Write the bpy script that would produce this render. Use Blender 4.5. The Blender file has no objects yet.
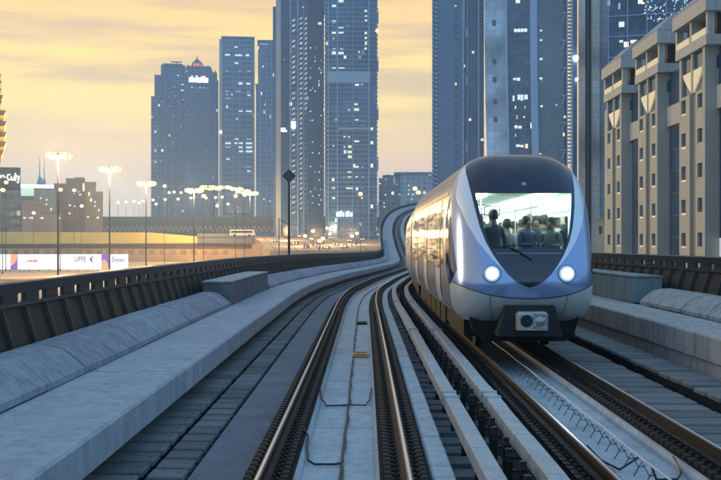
import bpy, math, random
from mathutils import Vector, Matrix
random.seed(7)
R = math.radians
SC = bpy.context.scene
COL = SC.collection

# ------------------------------------------------------------------ camera, sky, sun, exposure
CAMH = 2.22                      # eye height above the rail tops
F = 1000.0                       # focal length in photo pixels (721 wide)
def wx(px, Y): return (px - 360.5) * Y / F
def wz(py, Y): return CAMH + (240.0 - py) * Y / F

cd = bpy.data.cameras.new('camera'); cam = bpy.data.objects.new('camera', cd); COL.objects.link(cam)
cd.sensor_width = 36.0; cd.lens = 36.0 * F / 721.0
cam.location = (0, 0, CAMH); cam.rotation_euler = (R(90), 0, 0)
cd.clip_start = 0.1; cd.clip_end = 20000
SC.camera = cam

SUN_AZ = R(-62)                  # measured from +Y, negative = to the left
SUN_EL = R(7)
world = bpy.data.worlds.new('World'); SC.world = world; world.use_nodes = True
def build_world():
    nt = world.node_tree; nt.nodes.clear(); N = nt.nodes.new; L = nt.links.new
    out = N('ShaderNodeOutputWorld'); bg = N('ShaderNodeBackground'); L(bg.outputs[0], out.inputs[0])
    geo = N('ShaderNodeTexCoord'); sep = N('ShaderNodeSeparateXYZ'); L(geo.outputs['Generated'], sep.inputs[0])
    def M(op, a, b=None, c=None):
        n = N('ShaderNodeMath'); n.operation = op
        for i, v in enumerate((a, b, c)):
            if v is None: continue
            if isinstance(v, (int, float)): n.inputs[i].default_value = v
            else: L(v, n.inputs[i])
        return n.outputs[0]
    el = M('DIVIDE', M('ARCSINE', sep.outputs[2]), math.pi / 2)          # -1..1
    el = M('MAXIMUM', el, 0.0)
    hx = M('SQRT', M('ADD', M('ADD', M('MULTIPLY', sep.outputs[0], sep.outputs[0]), M('MULTIPLY', sep.outputs[1], sep.outputs[1])), 1e-6))
    dx = M('DIVIDE', sep.outputs[0], hx); dy = M('DIVIDE', sep.outputs[1], hx)
    az = M('ADD', M('MULTIPLY', dx, math.sin(R(-38))), M('MULTIPLY', dy, math.cos(R(-38))))
    az = M('MULTIPLY_ADD', az, 0.5, 0.5)
    mr = N('ShaderNodeMapRange'); mr.interpolation_type = 'SMOOTHSTEP'
    L(az, mr.inputs[0]); mr.inputs[1].default_value = 0.30; mr.inputs[2].default_value = 0.86
    def ramp(stops):
        r = N('ShaderNodeValToRGB'); e = r.color_ramp.elements
        e[0].position = stops[0][0] / 90; e[0].color = (*stops[0][1], 1)
        e[1].position = stops[-1][0] / 90; e[1].color = (*stops[-1][1], 1)
        for d, c in stops[1:-1]:
            k = e.new(d / 90); k.color = (*c, 1)
        L(el, r.inputs[0]); return r.outputs[0]
    warm = ramp(WARM); cool = ramp(COOL)
    mix = N('ShaderNodeMix'); mix.data_type = 'RGBA'
    L(mr.outputs[0], mix.inputs[0]); L(cool, mix.inputs[6]); L(warm, mix.inputs[7])
    # streaky evening clouds
    cmb = N('ShaderNodeCombineXYZ'); L(M('MULTIPLY', dx, 2.2), cmb.inputs[0]); L(M('MULTIPLY', dy, 2.2), cmb.inputs[1]); L(M('MULTIPLY', el, 40.0), cmb.inputs[2])
    nz = N('ShaderNodeTexNoise'); L(cmb.outputs[0], nz.inputs['Vector']); nz.inputs['Scale'].default_value = 1.35
    nz.inputs['Detail'].default_value = 6; nz.inputs['Roughness'].default_value = 0.6; nz.inputs['Distortion'].default_value = 0.15
    cr = N('ShaderNodeMapRange'); cr.interpolation_type = 'SMOOTHSTEP'
    L(nz.outputs[0], cr.inputs[0]); cr.inputs[1].default_value = 0.40; cr.inputs[2].default_value = 0.64
    hi = N('ShaderNodeMapRange'); L(el, hi.inputs[0]); hi.inputs[1].default_value = 4.5 / 90; hi.inputs[2].default_value = 9.0 / 90
    fac = M('MULTIPLY', M('MULTIPLY', cr.outputs[0], hi.outputs[0]), 0.62)
    m2 = N('ShaderNodeMix'); m2.data_type = 'RGBA'; L(fac, m2.inputs[0]); L(mix.outputs[2], m2.inputs[6]); 
    cc = N('ShaderNodeMix'); cc.data_type = 'RGBA'; L(mr.outputs[0], cc.inputs[0]); cc.inputs[6].default_value = (.30, .42, .58, 1); cc.inputs[7].default_value = (.58, .40, .29, 1); L(cc.outputs[2], m2.inputs[7])
    sky = N('ShaderNodeTexSky'); sky.sky_type = 'NISHITA'; sky.sun_disc = False
    sky.sun_elevation = SUN_EL; sky.sun_rotation = SUN_AZ; sky.dust_density = 2.0
    sc = N('ShaderNodeMix'); sc.data_type = 'RGBA'; sc.blend_type = 'MULTIPLY'; sc.inputs[0].default_value = 1.0
    L(sky.outputs[0], sc.inputs[6]); sc.inputs[7].default_value = (0.012, 0.012, 0.012, 1)
    ad = N('ShaderNodeMix'); ad.data_type = 'RGBA'; ad.blend_type = 'ADD'; ad.inputs[0].default_value = 1.0
    L(m2.outputs[2], ad.inputs[6]); L(sc.outputs[2], ad.inputs[7])
    L(ad.outputs[2], bg.inputs[0]); bg.inputs[1].default_value = 1.0
WARM = [(0, (.70, .63, .58)), (3, (.79, .63, .52)), (5, (1.10, .74, .38)), (7.5, (1.34, .93, .23)), (10, (1.32, .88, .19)), (13.5, (1.02, .64, .20)),
        (21, (.64, .52, .36)), (38, (.20, .40, .64)), (90, (.11, .32, .60))]
COOL = [(0, (.40, .68, .94)), (10, (.36, .66, 1.0)), (30, (.23, .50, .88)), (90, (.11, .32, .60))]
build_world()
sl = bpy.data.lights.new('sun', 'SUN'); sun = bpy.data.objects.new('sun', sl); COL.objects.link(sun)
sl.energy = 0.9; sl.angle = R(14); sl.color = (1.0, 0.80, 0.55)
sd = Vector((math.sin(SUN_AZ) * math.cos(SUN_EL), math.cos(SUN_AZ) * math.cos(SUN_EL), math.sin(SUN_EL)))
sun.rotation_euler = sd.to_track_quat('Z', 'Y').to_euler()
vs = SC.view_settings; vs.view_transform = 'Standard'; vs.look = 'None'; vs.gamma = 1.0; vs.exposure = 0.38; vs.use_curve_mapping = False
SC.cycles.use_denoising = True
SC.cycles.max_bounces = 8; SC.cycles.volume_bounces = 1; SC.cycles.sample_clamp_indirect = 4.0
SC.cycles.transparent_max_bounces = 12

# ------------------------------------------------------------------ helpers
def tag(o, label=None, cat=None, group=None, kind=None):
    if label: o['label'] = label
    if cat: o['category'] = cat
    if group: o['group'] = group
    if kind: o['kind'] = kind
    return o
def empty(name, loc=(0, 0, 0), rz=0.0, label=None, cat=None, group=None):
    o = bpy.data.objects.new(name, None); COL.objects.link(o); o.empty_display_size = 0.2
    o.location = loc; o.rotation_euler = (0, 0, rz)
    return tag(o, label, cat, group)
def link(name, me, parent=None, mat=None):
    o = bpy.data.objects.new(name, me); COL.objects.link(o)
    if parent: o.parent = parent
    if mat is not None: o.matrix_local = mat
    return o
def copy_tree(o, parent=None):
    c = o.copy(); COL.objects.link(c); c.parent = parent
    for ch in list(o.children): copy_tree(ch, c)
    return c

class MB:
    def __init__(s): s.v = []; s.f = []; s.m = []
    def add(s, vs, fs, mi=0):
        b = len(s.v); s.v += [tuple(p) for p in vs]
        for f in fs: s.f.append(tuple(b + i for i in f)); s.m.append(mi)
        return s
    def box(s, x0, x1, y0, y1, z0, z1, mi=0, M=None):
        vs = [Vector(p) for p in ((x0,y0,z0),(x1,y0,z0),(x1,y1,z0),(x0,y1,z0),(x0,y0,z1),(x1,y0,z1),(x1,y1,z1),(x0,y1,z1))]
        if M is not None: vs = [M @ p for p in vs]
        return s.add(vs, [(0,3,2,1),(4,5,6,7),(0,1,5,4),(1,2,6,5),(2,3,7,6),(3,0,4,7)], mi)
    def bbox(s, x0, x1, y0, y1, z0, z1, b=0.02, mi=0, M=None):      # box with chamfered upper edges and uprights
        def ring(i, z): return [(x0+i,y0+b,z),(x0+b,y0+i,z),(x1-b,y0+i,z),(x1-i,y0+b,z),(x1-i,y1-b,z),(x1-b,y1-i,z),(x0+b,y1-i,z),(x0+i,y1-b,z)]
        rs = [ring(0, z0), ring(0, z1-b), [(min(max(p[0],x0+b),x1-b), min(max(p[1],y0+b),y1-b), z1) for p in ring(0, z1)]]
        vs = [Vector(p) for r in rs for p in r]
        if M is not None: vs = [M @ p for p in vs]
        fs = [tuple(reversed(range(8))), (16,18,20,22)]
        fs[1] = tuple(range(16, 24))
        for k in (0, 1):
            for i in range(8): fs.append((k*8+i, k*8+(i+1)%8, k*8+8+(i+1)%8, k*8+8+i))
        return s.add(vs, fs, mi)
    def tube(s, pts, r, n=8, mi=0, cap=True):
        pts = [Vector(p) for p in pts]; rs = r if isinstance(r, (list, tuple)) else [r] * len(pts)
        rings = []; up = Vector((0, 0, 1))
        for i, p in enumerate(pts):
            t = (pts[min(i+1, len(pts)-1)] - pts[max(i-1, 0)]).normalized()
            a = t.cross(up if abs(t.z) < 0.95 else Vector((1, 0, 0))).normalized(); b = t.cross(a)
            rings.append([p + (a*math.cos(k*2*math.pi/n) + b*math.sin(k*2*math.pi/n)) * rs[i] for k in range(n)])
        vs = [q for r_ in rings for q in r_]; fs = []
        for i in range(len(pts)-1):
            for k in range(n): fs.append((i*n+k, i*n+(k+1)%n, (i+1)*n+(k+1)%n, (i+1)*n+k))
        if cap: fs += [tuple(reversed(range(n))), tuple((len(pts)-1)*n+k for k in range(n))]
        return s.add(vs, fs, mi)
    def lathe(s, prof, c=(0, 0, 0), n=16, mi=0, axis='z'):
        vs = []; fs = []
        for (r, z) in prof:
            for k in range(n):
                a = k*2*math.pi/n; p = (r*math.cos(a), r*math.sin(a), z)
                if axis == 'y': p = (p[0], p[2], p[1])
                if axis == 'x': p = (p[2], p[0], p[1])
                vs.append((p[0]+c[0], p[1]+c[1], p[2]+c[2]))
        for i in range(len(prof)-1):
            for k in range(n): fs.append((i*n+k, i*n+(k+1)%n, (i+1)*n+(k+1)%n, (i+1)*n+k))
        fs += [tuple(reversed(range(n))), tuple((len(prof)-1)*n+k for k in range(n))]
        return s.add(vs, fs, mi)
    def grid(s, fn, nu, nv, mi=0):
        vs = [fn(i/nu, j/nv) for j in range(nv+1) for i in range(nu+1)]
        fs = [(j*(nu+1)+i, j*(nu+1)+i+1, (j+1)*(nu+1)+i+1, (j+1)*(nu+1)+i) for j in range(nv) for i in range(nu)]
        return s.add(vs, fs, mi)
    def prism(s, poly, y0, y1, mi=0):                              # polygon in xz, extruded along y
        n = len(poly); vs = [(x, y0, z) for x, z in poly] + [(x, y1, z) for x, z in poly]
        fs = [tuple(range(n)), tuple(reversed(range(n, 2*n)))] + [(i, i+n, (i+1)%n+n, (i+1)%n) for i in range(n)]
        return s.add(vs, fs, mi)
    def sweep(s, prof, ys, mi=0, mis=None):                        # closed profile (offset, z) along the alignment
        n = len(prof); vs = []; fs = []; ms = []
        for y in ys:
            for o, z in prof: vs.append(AL(y, o, z))
        for i in range(len(ys)-1):
            for k in range(n):
                fs.append((i*n+k, i*n+(k+1)%n, (i+1)*n+(k+1)%n, (i+1)*n+k)); ms.append(mis[k] if mis else mi)
        fs += [tuple(reversed(range(n))), tuple((len(ys)-1)*n+k for k in range(n))]; ms += [mi, mi]
        b = len(s.v); s.v += [tuple(p) for p in vs]
        for f, m in zip(fs, ms): s.f.append(tuple(b+i for i in f)); s.m.append(m)
        return s
    def merge(s, o, M=None):
        b = len(s.v); s.v += [tuple(M @ Vector(p)) for p in o.v] if M is not None else o.v
        s.f += [tuple(b+i for i in f) for f in o.f]; s.m += o.m
        return s
    def mesh(s, name, mats, smooth=False):
        me = bpy.data.meshes.new(name); me.from_pydata(s.v, [], s.f); me.validate(clean_customdata=False)
        for m in (mats if isinstance(mats, (list, tuple)) else [mats]): me.materials.append(m)
        if len(me.polygons) == len(s.m): me.polygons.foreach_set('material_index', s.m)
        import bmesh
        bm = bmesh.new(); bm.from_mesh(me); bmesh.ops.recalc_face_normals(bm, faces=bm.faces); bm.to_mesh(me); bm.free()
        if smooth:
            me.polygons.foreach_set('use_smooth', [True]*len(me.polygons))
            try: me.set_sharp_from_angle(angle=R(38))
            except Exception: pass
        me.update(); return me
    def build(s, name, mats, parent=None, smooth=False, loc=None):
        o = link(name, s.mesh(name, mats, smooth), parent)
        if loc: o.location = loc
        return o

# ------------------------------------------------------------------ materials
MATS = {}
def mat(name, col, rough=0.6, metal=0.0, var=0.0, vscale=3.0, bump=0.0, bscale=40.0, emit=None, estr=0.0, spec=0.5, stretch=None, dirt=None, dscale=0.6, rv=.12, streak=0.0, tone=0.0):
    if name in MATS: return MATS[name]
    m = bpy.data.materials.new(name); m.use_nodes = True; nt = m.node_tree; N = nt.nodes.new; L = nt.links.new
    b = nt.nodes['Principled BSDF']; b.inputs['Base Color'].default_value = (*col, 1)
    b.inputs['Roughness'].default_value = rough; b.inputs['Metallic'].default_value = metal; b.inputs['Specular IOR Level'].default_value = spec
    tc = N('ShaderNodeTexCoord'); vec = tc.outputs['Object']
    if stretch:
        mp = N('ShaderNodeMapping'); mp.inputs['Scale'].default_value = stretch; L(vec, mp.inputs[0]); vec = mp.outputs[0]
    cout = None
    if var:
        nz = N('ShaderNodeTexNoise'); nz.inputs['Scale'].default_value = vscale; nz.inputs['Detail'].default_value = 8; nz.inputs['Roughness'].default_value = 0.65; L(vec, nz.inputs['Vector'])
        r = N('ShaderNodeValToRGB'); r.color_ramp.elements[0].position = 0.3; r.color_ramp.elements[1].position = 0.7
        r.color_ramp.elements[0].color = (*[max(0, c*(1-var)) for c in col], 1); r.color_ramp.elements[1].color = (*[min(1, c*(1+var)) for c in col], 1)
        L(nz.outputs[0], r.inputs[0]); cout = r.outputs[0]
        rr = N('ShaderNodeMapRange'); L(nz.outputs[0], rr.inputs[0]); rr.inputs[3].default_value = max(0.02, rough-rv); rr.inputs[4].default_value = min(1, rough+rv); L(rr.outputs[0], b.inputs['Roughness'])
    if dirt and cout:
        n2 = N('ShaderNodeTexNoise'); n2.inputs['Scale'].default_value = dscale; n2.inputs['Detail'].default_value = 10; n2.inputs['Roughness'].default_value = 0.75; L(tc.outputs['Object'], n2.inputs['Vector'])
        mr = N('ShaderNodeMapRange'); mr.interpolation_type = 'SMOOTHSTEP'; L(n2.outputs[0], mr.inputs[0]); mr.inputs[1].default_value = 0.5; mr.inputs[2].default_value = 0.78; mr.inputs[4].default_value = 0.75
        mx = N('ShaderNodeMix'); mx.data_type = 'RGBA'; L(mr.outputs[0], mx.inputs[0]); L(cout, mx.inputs[6]); mx.inputs[7].default_value = (*dirt, 1); cout = mx.outputs[2]
    if cout and bump:
        n4 = N('ShaderNodeTexNoise'); n4.inputs['Scale'].default_value = bscale*.45; n4.inputs['Detail'].default_value = 5; n4.inputs['Roughness'].default_value = .8; L(tc.outputs['Object'], n4.inputs['Vector'])
        m4 = N('ShaderNodeMapRange'); L(n4.outputs[0], m4.inputs[0]); m4.inputs[1].default_value = .3; m4.inputs[2].default_value = .7; m4.inputs[3].default_value = .74; m4.inputs[4].default_value = 1.22
        x4 = N('ShaderNodeVectorMath'); x4.operation = 'SCALE'; L(cout, x4.inputs[0]); L(m4.outputs[0], x4.inputs['Scale']); cout = x4.outputs[0]
    if cout and streak:
        mp5 = N('ShaderNodeMapping'); mp5.inputs['Scale'].default_value = (5, 5, .35); L(tc.outputs['Object'], mp5.inputs[0])
        n5 = N('ShaderNodeTexNoise'); n5.inputs['Scale'].default_value = 1.1; n5.inputs['Detail'].default_value = 7; n5.inputs['Roughness'].default_value = .7; L(mp5.outputs[0], n5.inputs['Vector'])
        m5 = N('ShaderNodeMapRange'); m5.interpolation_type = 'SMOOTHSTEP'; L(n5.outputs[0], m5.inputs[0]); m5.inputs[1].default_value = .42; m5.inputs[2].default_value = .68; m5.inputs[3].default_value = 1.06; m5.inputs[4].default_value = 1-streak
        x5 = N('ShaderNodeVectorMath'); x5.operation = 'SCALE'; L(cout, x5.inputs[0]); L(m5.outputs[0], x5.inputs['Scale']); cout = x5.outputs[0]
    if cout and tone:
        oi = N('ShaderNodeObjectInfo'); m6 = N('ShaderNodeMapRange'); L(oi.outputs['Random'], m6.inputs[0]); m6.inputs[3].default_value = 1-tone; m6.inputs[4].default_value = 1+tone
        x6 = N('ShaderNodeVectorMath'); x6.operation = 'SCALE'; L(cout, x6.inputs[0]); L(m6.outputs[0], x6.inputs['Scale']); cout = x6.outputs[0]
    if cout: L(cout, b.inputs['Base Color'])
    if bump:
        n3 = N('ShaderNodeTexNoise'); n3.inputs['Scale'].default_value = bscale; n3.inputs['Detail'].default_value = 6; L(tc.outputs['Object'], n3.inputs['Vector'])
        bp = N('ShaderNodeBump'); bp.inputs['Strength'].default_value = bump; bp.inputs['Distance'].default_value = 0.02; L(n3.outputs[0], bp.inputs['Height']); L(bp.outputs[0], b.inputs['Normal'])
    if emit:
        b.inputs['Emission Color'].default_value = (*emit, 1); b.inputs['Emission Strength'].default_value = estr
    MATS[name] = m; return m

def facade(name, glass, frame, px, pz, fx=0.18, fz=0.28, lit=0.02, litcol=(1, .85, .55), lstr=1.4, rough=0.18, seed=0.0, var=0.35, axis='x'):
    """curtain wall: window cells px wide and pz high with frames between, some rooms lit"""
    if name in MATS: return MATS[name]
    m = bpy.data.materials.new(name); m.use_nodes = True; nt = m.node_tree; N = nt.nodes.new; L = nt.links.new
    b = nt.nodes['Principled BSDF']; tc = N('ShaderNodeTexCoord'); sp = N('ShaderNodeSeparateXYZ'); L(tc.outputs['Object'], sp.inputs[0])
    def M(op, a, b_=None):
        n = N('ShaderNodeMath'); n.operation = op
        for i, v in enumerate((a, b_)):
            if v is None: continue
            if isinstance(v, (int, float)): n.inputs[i].default_value = v
            else: L(v, n.inputs[i])
        return n.outputs[0]
    u = M('ADD', M('ADD', sp.outputs[0], sp.outputs[1]), 500.0) if axis == 'xy' else M('ADD', sp.outputs[0 if axis == 'x' else 1], 500.0)
    cu = M('DIVIDE', u, px); cv = M('DIVIDE', M('ADD', sp.outputs[2], 500.0), pz)
    fu = M('FRACT', cu); fv = M('FRACT', cv)
    isf = M('MAXIMUM', M('LESS_THAN', fu, fx), M('LESS_THAN', fv, fz))
    cm = N('ShaderNodeCombineXYZ'); L(M('FLOOR', cu), cm.inputs[0]); L(M('FLOOR', cv), cm.inputs[1]); cm.inputs[2].default_value = seed
    wn = N('ShaderNodeTexWhiteNoise'); L(cm.outputs[0], wn.inputs['Vector'])
    ws = N('ShaderNodeSeparateColor'); L(wn.outputs['Color'], ws.inputs[0])
    g = N('ShaderNodeMix'); g.data_type = 'RGBA'; L(ws.outputs[0], g.inputs[0])
    g.inputs[6].default_value = (*[c*(1-var) for c in glass], 1); g.inputs[7].default_value = (*[min(1, c*(1+var)) for c in glass], 1)
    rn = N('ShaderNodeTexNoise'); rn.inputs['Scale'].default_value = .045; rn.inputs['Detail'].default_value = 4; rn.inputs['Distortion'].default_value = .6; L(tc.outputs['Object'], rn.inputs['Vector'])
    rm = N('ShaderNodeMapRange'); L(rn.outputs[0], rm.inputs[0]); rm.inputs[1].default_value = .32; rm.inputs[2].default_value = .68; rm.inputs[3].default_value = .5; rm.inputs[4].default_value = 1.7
    gs = N('ShaderNodeVectorMath'); gs.operation = 'SCALE'; L(g.outputs[2], gs.inputs[0]); L(rm.outputs[0], gs.inputs['Scale'])  # broad noise puts mottled sky reflections into the glass colour
    mx = N('ShaderNodeMix'); mx.data_type = 'RGBA'; L(isf, mx.inputs[0]); L(gs.outputs[0], mx.inputs[6]); mx.inputs[7].default_value = (*frame, 1)
    L(mx.outputs[2], b.inputs['Base Color'])
    rr = N('ShaderNodeMapRange'); L(isf, rr.inputs[0]); rr.inputs[3].default_value = rough; rr.inputs[4].default_value = 0.65; L(rr.outputs[0], b.inputs['Roughness'])
    clus = N('ShaderNodeTexNoise'); clus.inputs['Scale'].default_value = 0.05; L(tc.outputs['Object'], clus.inputs['Vector'])
    on = M('MULTIPLY', M('LESS_THAN', ws.outputs[1], M('MULTIPLY', M('POWER', clus.outputs[0], 2.0), lit*4)), M('SUBTRACT', 1.0, isf))
    b.inputs['Emission Color'].default_value = (*litcol, 1); L(M('MULTIPLY', on, M('MULTIPLY_ADD', ws.outputs[2], lstr) if False else M('MULTIPLY', ws.outputs[2], lstr)), b.inputs['Emission Strength'])
    MATS[name] = m; return m

def lamp(name, col, s): return mat(name, tuple(.35*c for c in col), 0.4, emit=col, estr=s)

conc   = mat('concrete_walkway', (.37, .40, .43), .75, var=.16, vscale=2.2, bump=.35, bscale=60, dirt=(.25, .26, .28), dscale=.5, streak=.2)
conc_c = mat('concrete_coping', (.27, .30, .33), .75, var=.16, vscale=2.2, bump=.35, bscale=60, dirt=(.18, .19, .2), dscale=.7, streak=.3, tone=.14)
conc_l = mat('concrete_light', (.46, .45, .415), .75, var=.14, vscale=1.6, bump=.3, bscale=50, dirt=(.27, .26, .24), dscale=.8, streak=.4)
conc_d = mat('concrete_grimy', (.17, .18, .185), .8, var=.3, vscale=3, bump=.5, bscale=45, dirt=(.07, .07, .07), dscale=1.2, spec=.12)
conc_s = mat('concrete_side', (.165, .19, .21), .75, var=.2, vscale=1.4, bump=.3, bscale=55, dirt=(.10, .105, .11), dscale=.9, spec=.12)
conc_b = mat('concrete_bed', (.41, .46, .48), .7, var=.14, vscale=1.4, bump=.25, bscale=55, dirt=(.20, .195, .18), dscale=.9, streak=.2)
conc_g = mat('concrete_greenish', (.25, .31, .30), .75, var=.18, vscale=1.5, bump=.3, bscale=50, dirt=(.15, .18, .17), dscale=.7, streak=.3)
lidm   = mat('trough_lid_concrete', (.175, .19, .185), .8, var=.28, vscale=2.5, bump=.5, bscale=40, dirt=(.09, .095, .09), dscale=1.0, tone=.22, spec=.12)
lidb   = mat('trough_lid_pale', (.135, .145, .14), .75, var=.2, vscale=2.5, bump=.4, bscale=40, dirt=(.16, .17, .18), dscale=1.0, tone=.22)
black  = mat('track_grime', (.013, .013, .013), .75, var=.4, vscale=6, bump=.4, bscale=30, spec=.12)
clipm  = mat('fastening_steel', (.022, .019, .017), .6, .0, var=.4, vscale=8, spec=.12)
railtop = mat('rail_polished', (.66, .69, .72), .32, 1.0, rv=.05, var=.12, vscale=1.5, stretch=(8, .3, 8))
railworn = mat('rail_worn', (.045, .042, .039), .6, .0, var=.2, vscale=5)
railside = mat('rail_rust', (.022, .0195, .0175), .6, .2, var=.3, vscale=6, spec=.12)
coverm = mat('conductor_cover', (.40, .43, .425), .6, var=.16, vscale=2.5, bump=.15, bscale=50, dirt=(.17, .175, .17), dscale=1.6, spec=.25)
darkm  = mat('dark_metal', (.028, .027, .025), .5, .3, var=.25, vscale=4, spec=.12)
panelm = mat('parapet_panel', (.022, .023, .021), .5, .0, var=.3, vscale=1.5, stretch=(1, 1, .3), spec=.2)
railm  = mat('parapet_rail_paint', (.040, .042, .045), .4, .3, var=.2, vscale=2)
ribm   = mat('parapet_rib', (.07, .07, .062), .5, .0, var=.2, vscale=3, spec=.2)
cablem = mat('cable_black', (.015, .015, .015), .5)
cablew = mat('cable_pale', (.6, .6, .57), .5)
yellowm = mat('marker_ochre', (.42, .24, .05), .6, var=.3, vscale=20)
sandm  = mat('sand_ground', (.44, .33, .21), .95, var=.2, vscale=.05, bump=.2, bscale=.8, dirt=(.28, .21, .14), dscale=.02)
asph   = mat('asphalt', (.06, .056, .05), .85, var=.25, vscale=.3)
paintw = mat('road_paint', (.75, .73, .68), .7)

# ------------------------------------------------------------------ the alignment of the viaduct (centre of the near track)
CP = [(-30,-.438,0),(0,-.297,0),(20,-.203,-.02),(30,-.165,-.06),(40,-.10,-.11),(50,.22,-.18),(58,.87,-.23),(67,1.65,-.29),(80,2.95,-.42),(95,4.5,-.55),(110,6.0,-.66),(130,7.45,-.7),
      (150,8.15,-.45),(175,8.55,.5),(200,9.0,2.0),(225,9.5,3.7),(250,10.4,5.5),(275,11.7,7.3),(300,13.5,9.2),(325,15.9,10.9),(350,19.1,12.6),(400,27.3,15.6),(450,38.3,18.3),(520,58,21.5)]
def spl(y, k):
    i = 0
    while i < len(CP)-2 and y > CP[i+1][0]: i += 1
    p0, p1 = CP[i], CP[i+1]; h = p1[0]-p0[0]; t = (y-p0[0])/h
    def sl_(j):
        a, b = CP[max(j-1, 0)], CP[min(j+1, len(CP)-1)]; return (b[k]-a[k])/(b[0]-a[0])
    m0, m1 = sl_(i)*h, sl_(i+1)*h
    return (2*t**3-3*t*t+1)*p0[k] + (t**3-2*t*t+t)*m0 + (-2*t**3+3*t*t)*p1[k] + (t**3-t*t)*m1
def AL(y, off=0.0, z=0.0):
    x = spl(y, 1); d = (spl(y+.5, 1)-spl(y-.5, 1)); n = Vector((1, -d, 0)).normalized()
    return Vector((x, y, spl(y, 2)+z)) + n*off
def AM(y, off=0.0, z=0.0):                                         # frame: x right, y along, z up
    a, b = AL(y-.5, off, z), AL(y+.5, off, z); t = (b-a).normalized(); r = t.cross(Vector((0, 0, 1))).normalized(); u = r.cross(t)
    M = Matrix((r, t, u)).transposed().to_4x4(); M.translation = AL(y, off, z); return M
def rng(a, b, st):
    n = max(1, int(round((b-a)/st))); return [a+(b-a)*i/n for i in range(n+1)]
Y0, Y1 = -24.0, 505.0
YS = rng(Y0, 30, 3) + rng(30, 200, 2.5)[1:] + rng(200, Y1, 5)[1:]
def seg(a, b): return [a] + [y for y in YS if a+.05 < y < b-.05] + [b]
def segs(length, gap, a=Y0, b=Y1, start=0.0):
    y = a+start; out = []
    while y < b-1: out.append((y+gap/2, min(y+length, b)-gap/2)); y += length
    return out
def repeat(root, name, mb, mats, frames, limit=90, smooth=False, stuffname=None):
    me = mb.mesh(name, mats, smooth)
    for M in frames[:limit]: link(name, me, root, M)
    if frames[limit:]:
        g = MB()
        for M in frames[limit:]: g.merge(mb, M)
        o = g.build(stuffname or name+'_run', mats, root, smooth); o['kind'] = 'stuff'

GZ = -8.0
TS = 3.38                                                          # track spacing
# ------------------------------------------------------------------ ground and roads
def ground():
    b = MB(); xs = [-1500, -1000, -500, -200, -60, 60, 200, 500, 1000, 1500]; ys = [-200, -100, 0, 100, 200, 300, 400, 500, 700, 1000, 1300, 1650]
    b.grid(lambda u, v: (xs[round(u*9)], ys[round(v*11)], GZ), 9, 11)
    tag(b.build('ground', sandm), kind='structure')
    r = MB(); r.box(-900, 900, 352, 372, GZ, GZ+.06); r.box(-900, 900, 470, 492, GZ, GZ+.06); r.box(-900, -20, 250, 259, GZ, GZ+.05)
    tag(r.build('road', asph), kind='structure')
    k = MB()
    for yy in (361.8, 481): 
        for i in range(120): k.box(-600+i*10, -596+i*10, yy, yy+.25, GZ+.064, GZ+.07)
    for yy in (352.5, 371.3, 470.5, 491.3): k.box(-900, 900, yy, yy+.2, GZ+.064, GZ+.07)
    tag(k.build('road_markings', paintw), kind='structure')
ground()

# ------------------------------------------------------------------ viaduct
RZ = .25                                                           # the right-hand walkway sits higher
def viaduct():
    v = empty('viaduct', (0, 0, 0), 0, 'curving concrete metro viaduct carrying both tracks between its two walkways', 'viaduct')
    d = MB(); d.sweep([(-5.25,-.45),(-5.25,-.75),(-2.6,-1.2),(-1.4,-2.6),(4.7,-2.6),(6.0,-1.2),(8.95,-.75),(8.95,-.45)], YS)
    d.build('deck', conc_d, v)
    for y in (-12, 22, 58, 95, 132, 168, 205, 242, 280, 320, 362, 406, 450, 492):
        p = MB(); c = AL(y, 1.65, -2.6); hgt = c.z-GZ
        p.lathe([(1.1, 0), (1.1, hgt-2.2), (1.5, hgt-1.2), (2.4, hgt-.05)], (c.x, c.y, GZ), 20)
        p.build('pier', conc_l, v, True)
    # left walkway: slab in segments on a recessed wall
    w = MB(); 
    for a, b in segs(7.2, .035, start=2.6): w.sweep([(-3.72,-.08),(-2.43,-.08),(-2.39,-.05),(-2.39,.28),(-2.42,.31),(-3.72,.31)], seg(a, b))
    w.sweep([(-5.2,-.446),(-2.78,-.446),(-2.78,-.082),(-5.2,-.082)], YS)
    w.sweep([(-5.2,-.08),(-3.74,-.08),(-3.74,.27),(-5.2,.27)], YS)
    w.build('walkway', [conc], v)
    w = MB()
    for a, b in segs(7.2, .035, start=1.2): w.sweep([(6.31,.11),(6.35,.08),(7.50,.08),(7.50,.56),(6.34,.56),(6.31,.53)], seg(a, b))
    w.sweep([(6.37,-.446),(8.9,-.446),(8.9,.078),(6.37,.078)], YS)
    w.sweep([(7.52,.08),(8.9,.08),(8.9,.52),(7.52,.52)], YS)
    w.build('walkway', [conc_l], v)
viaduct()

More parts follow.
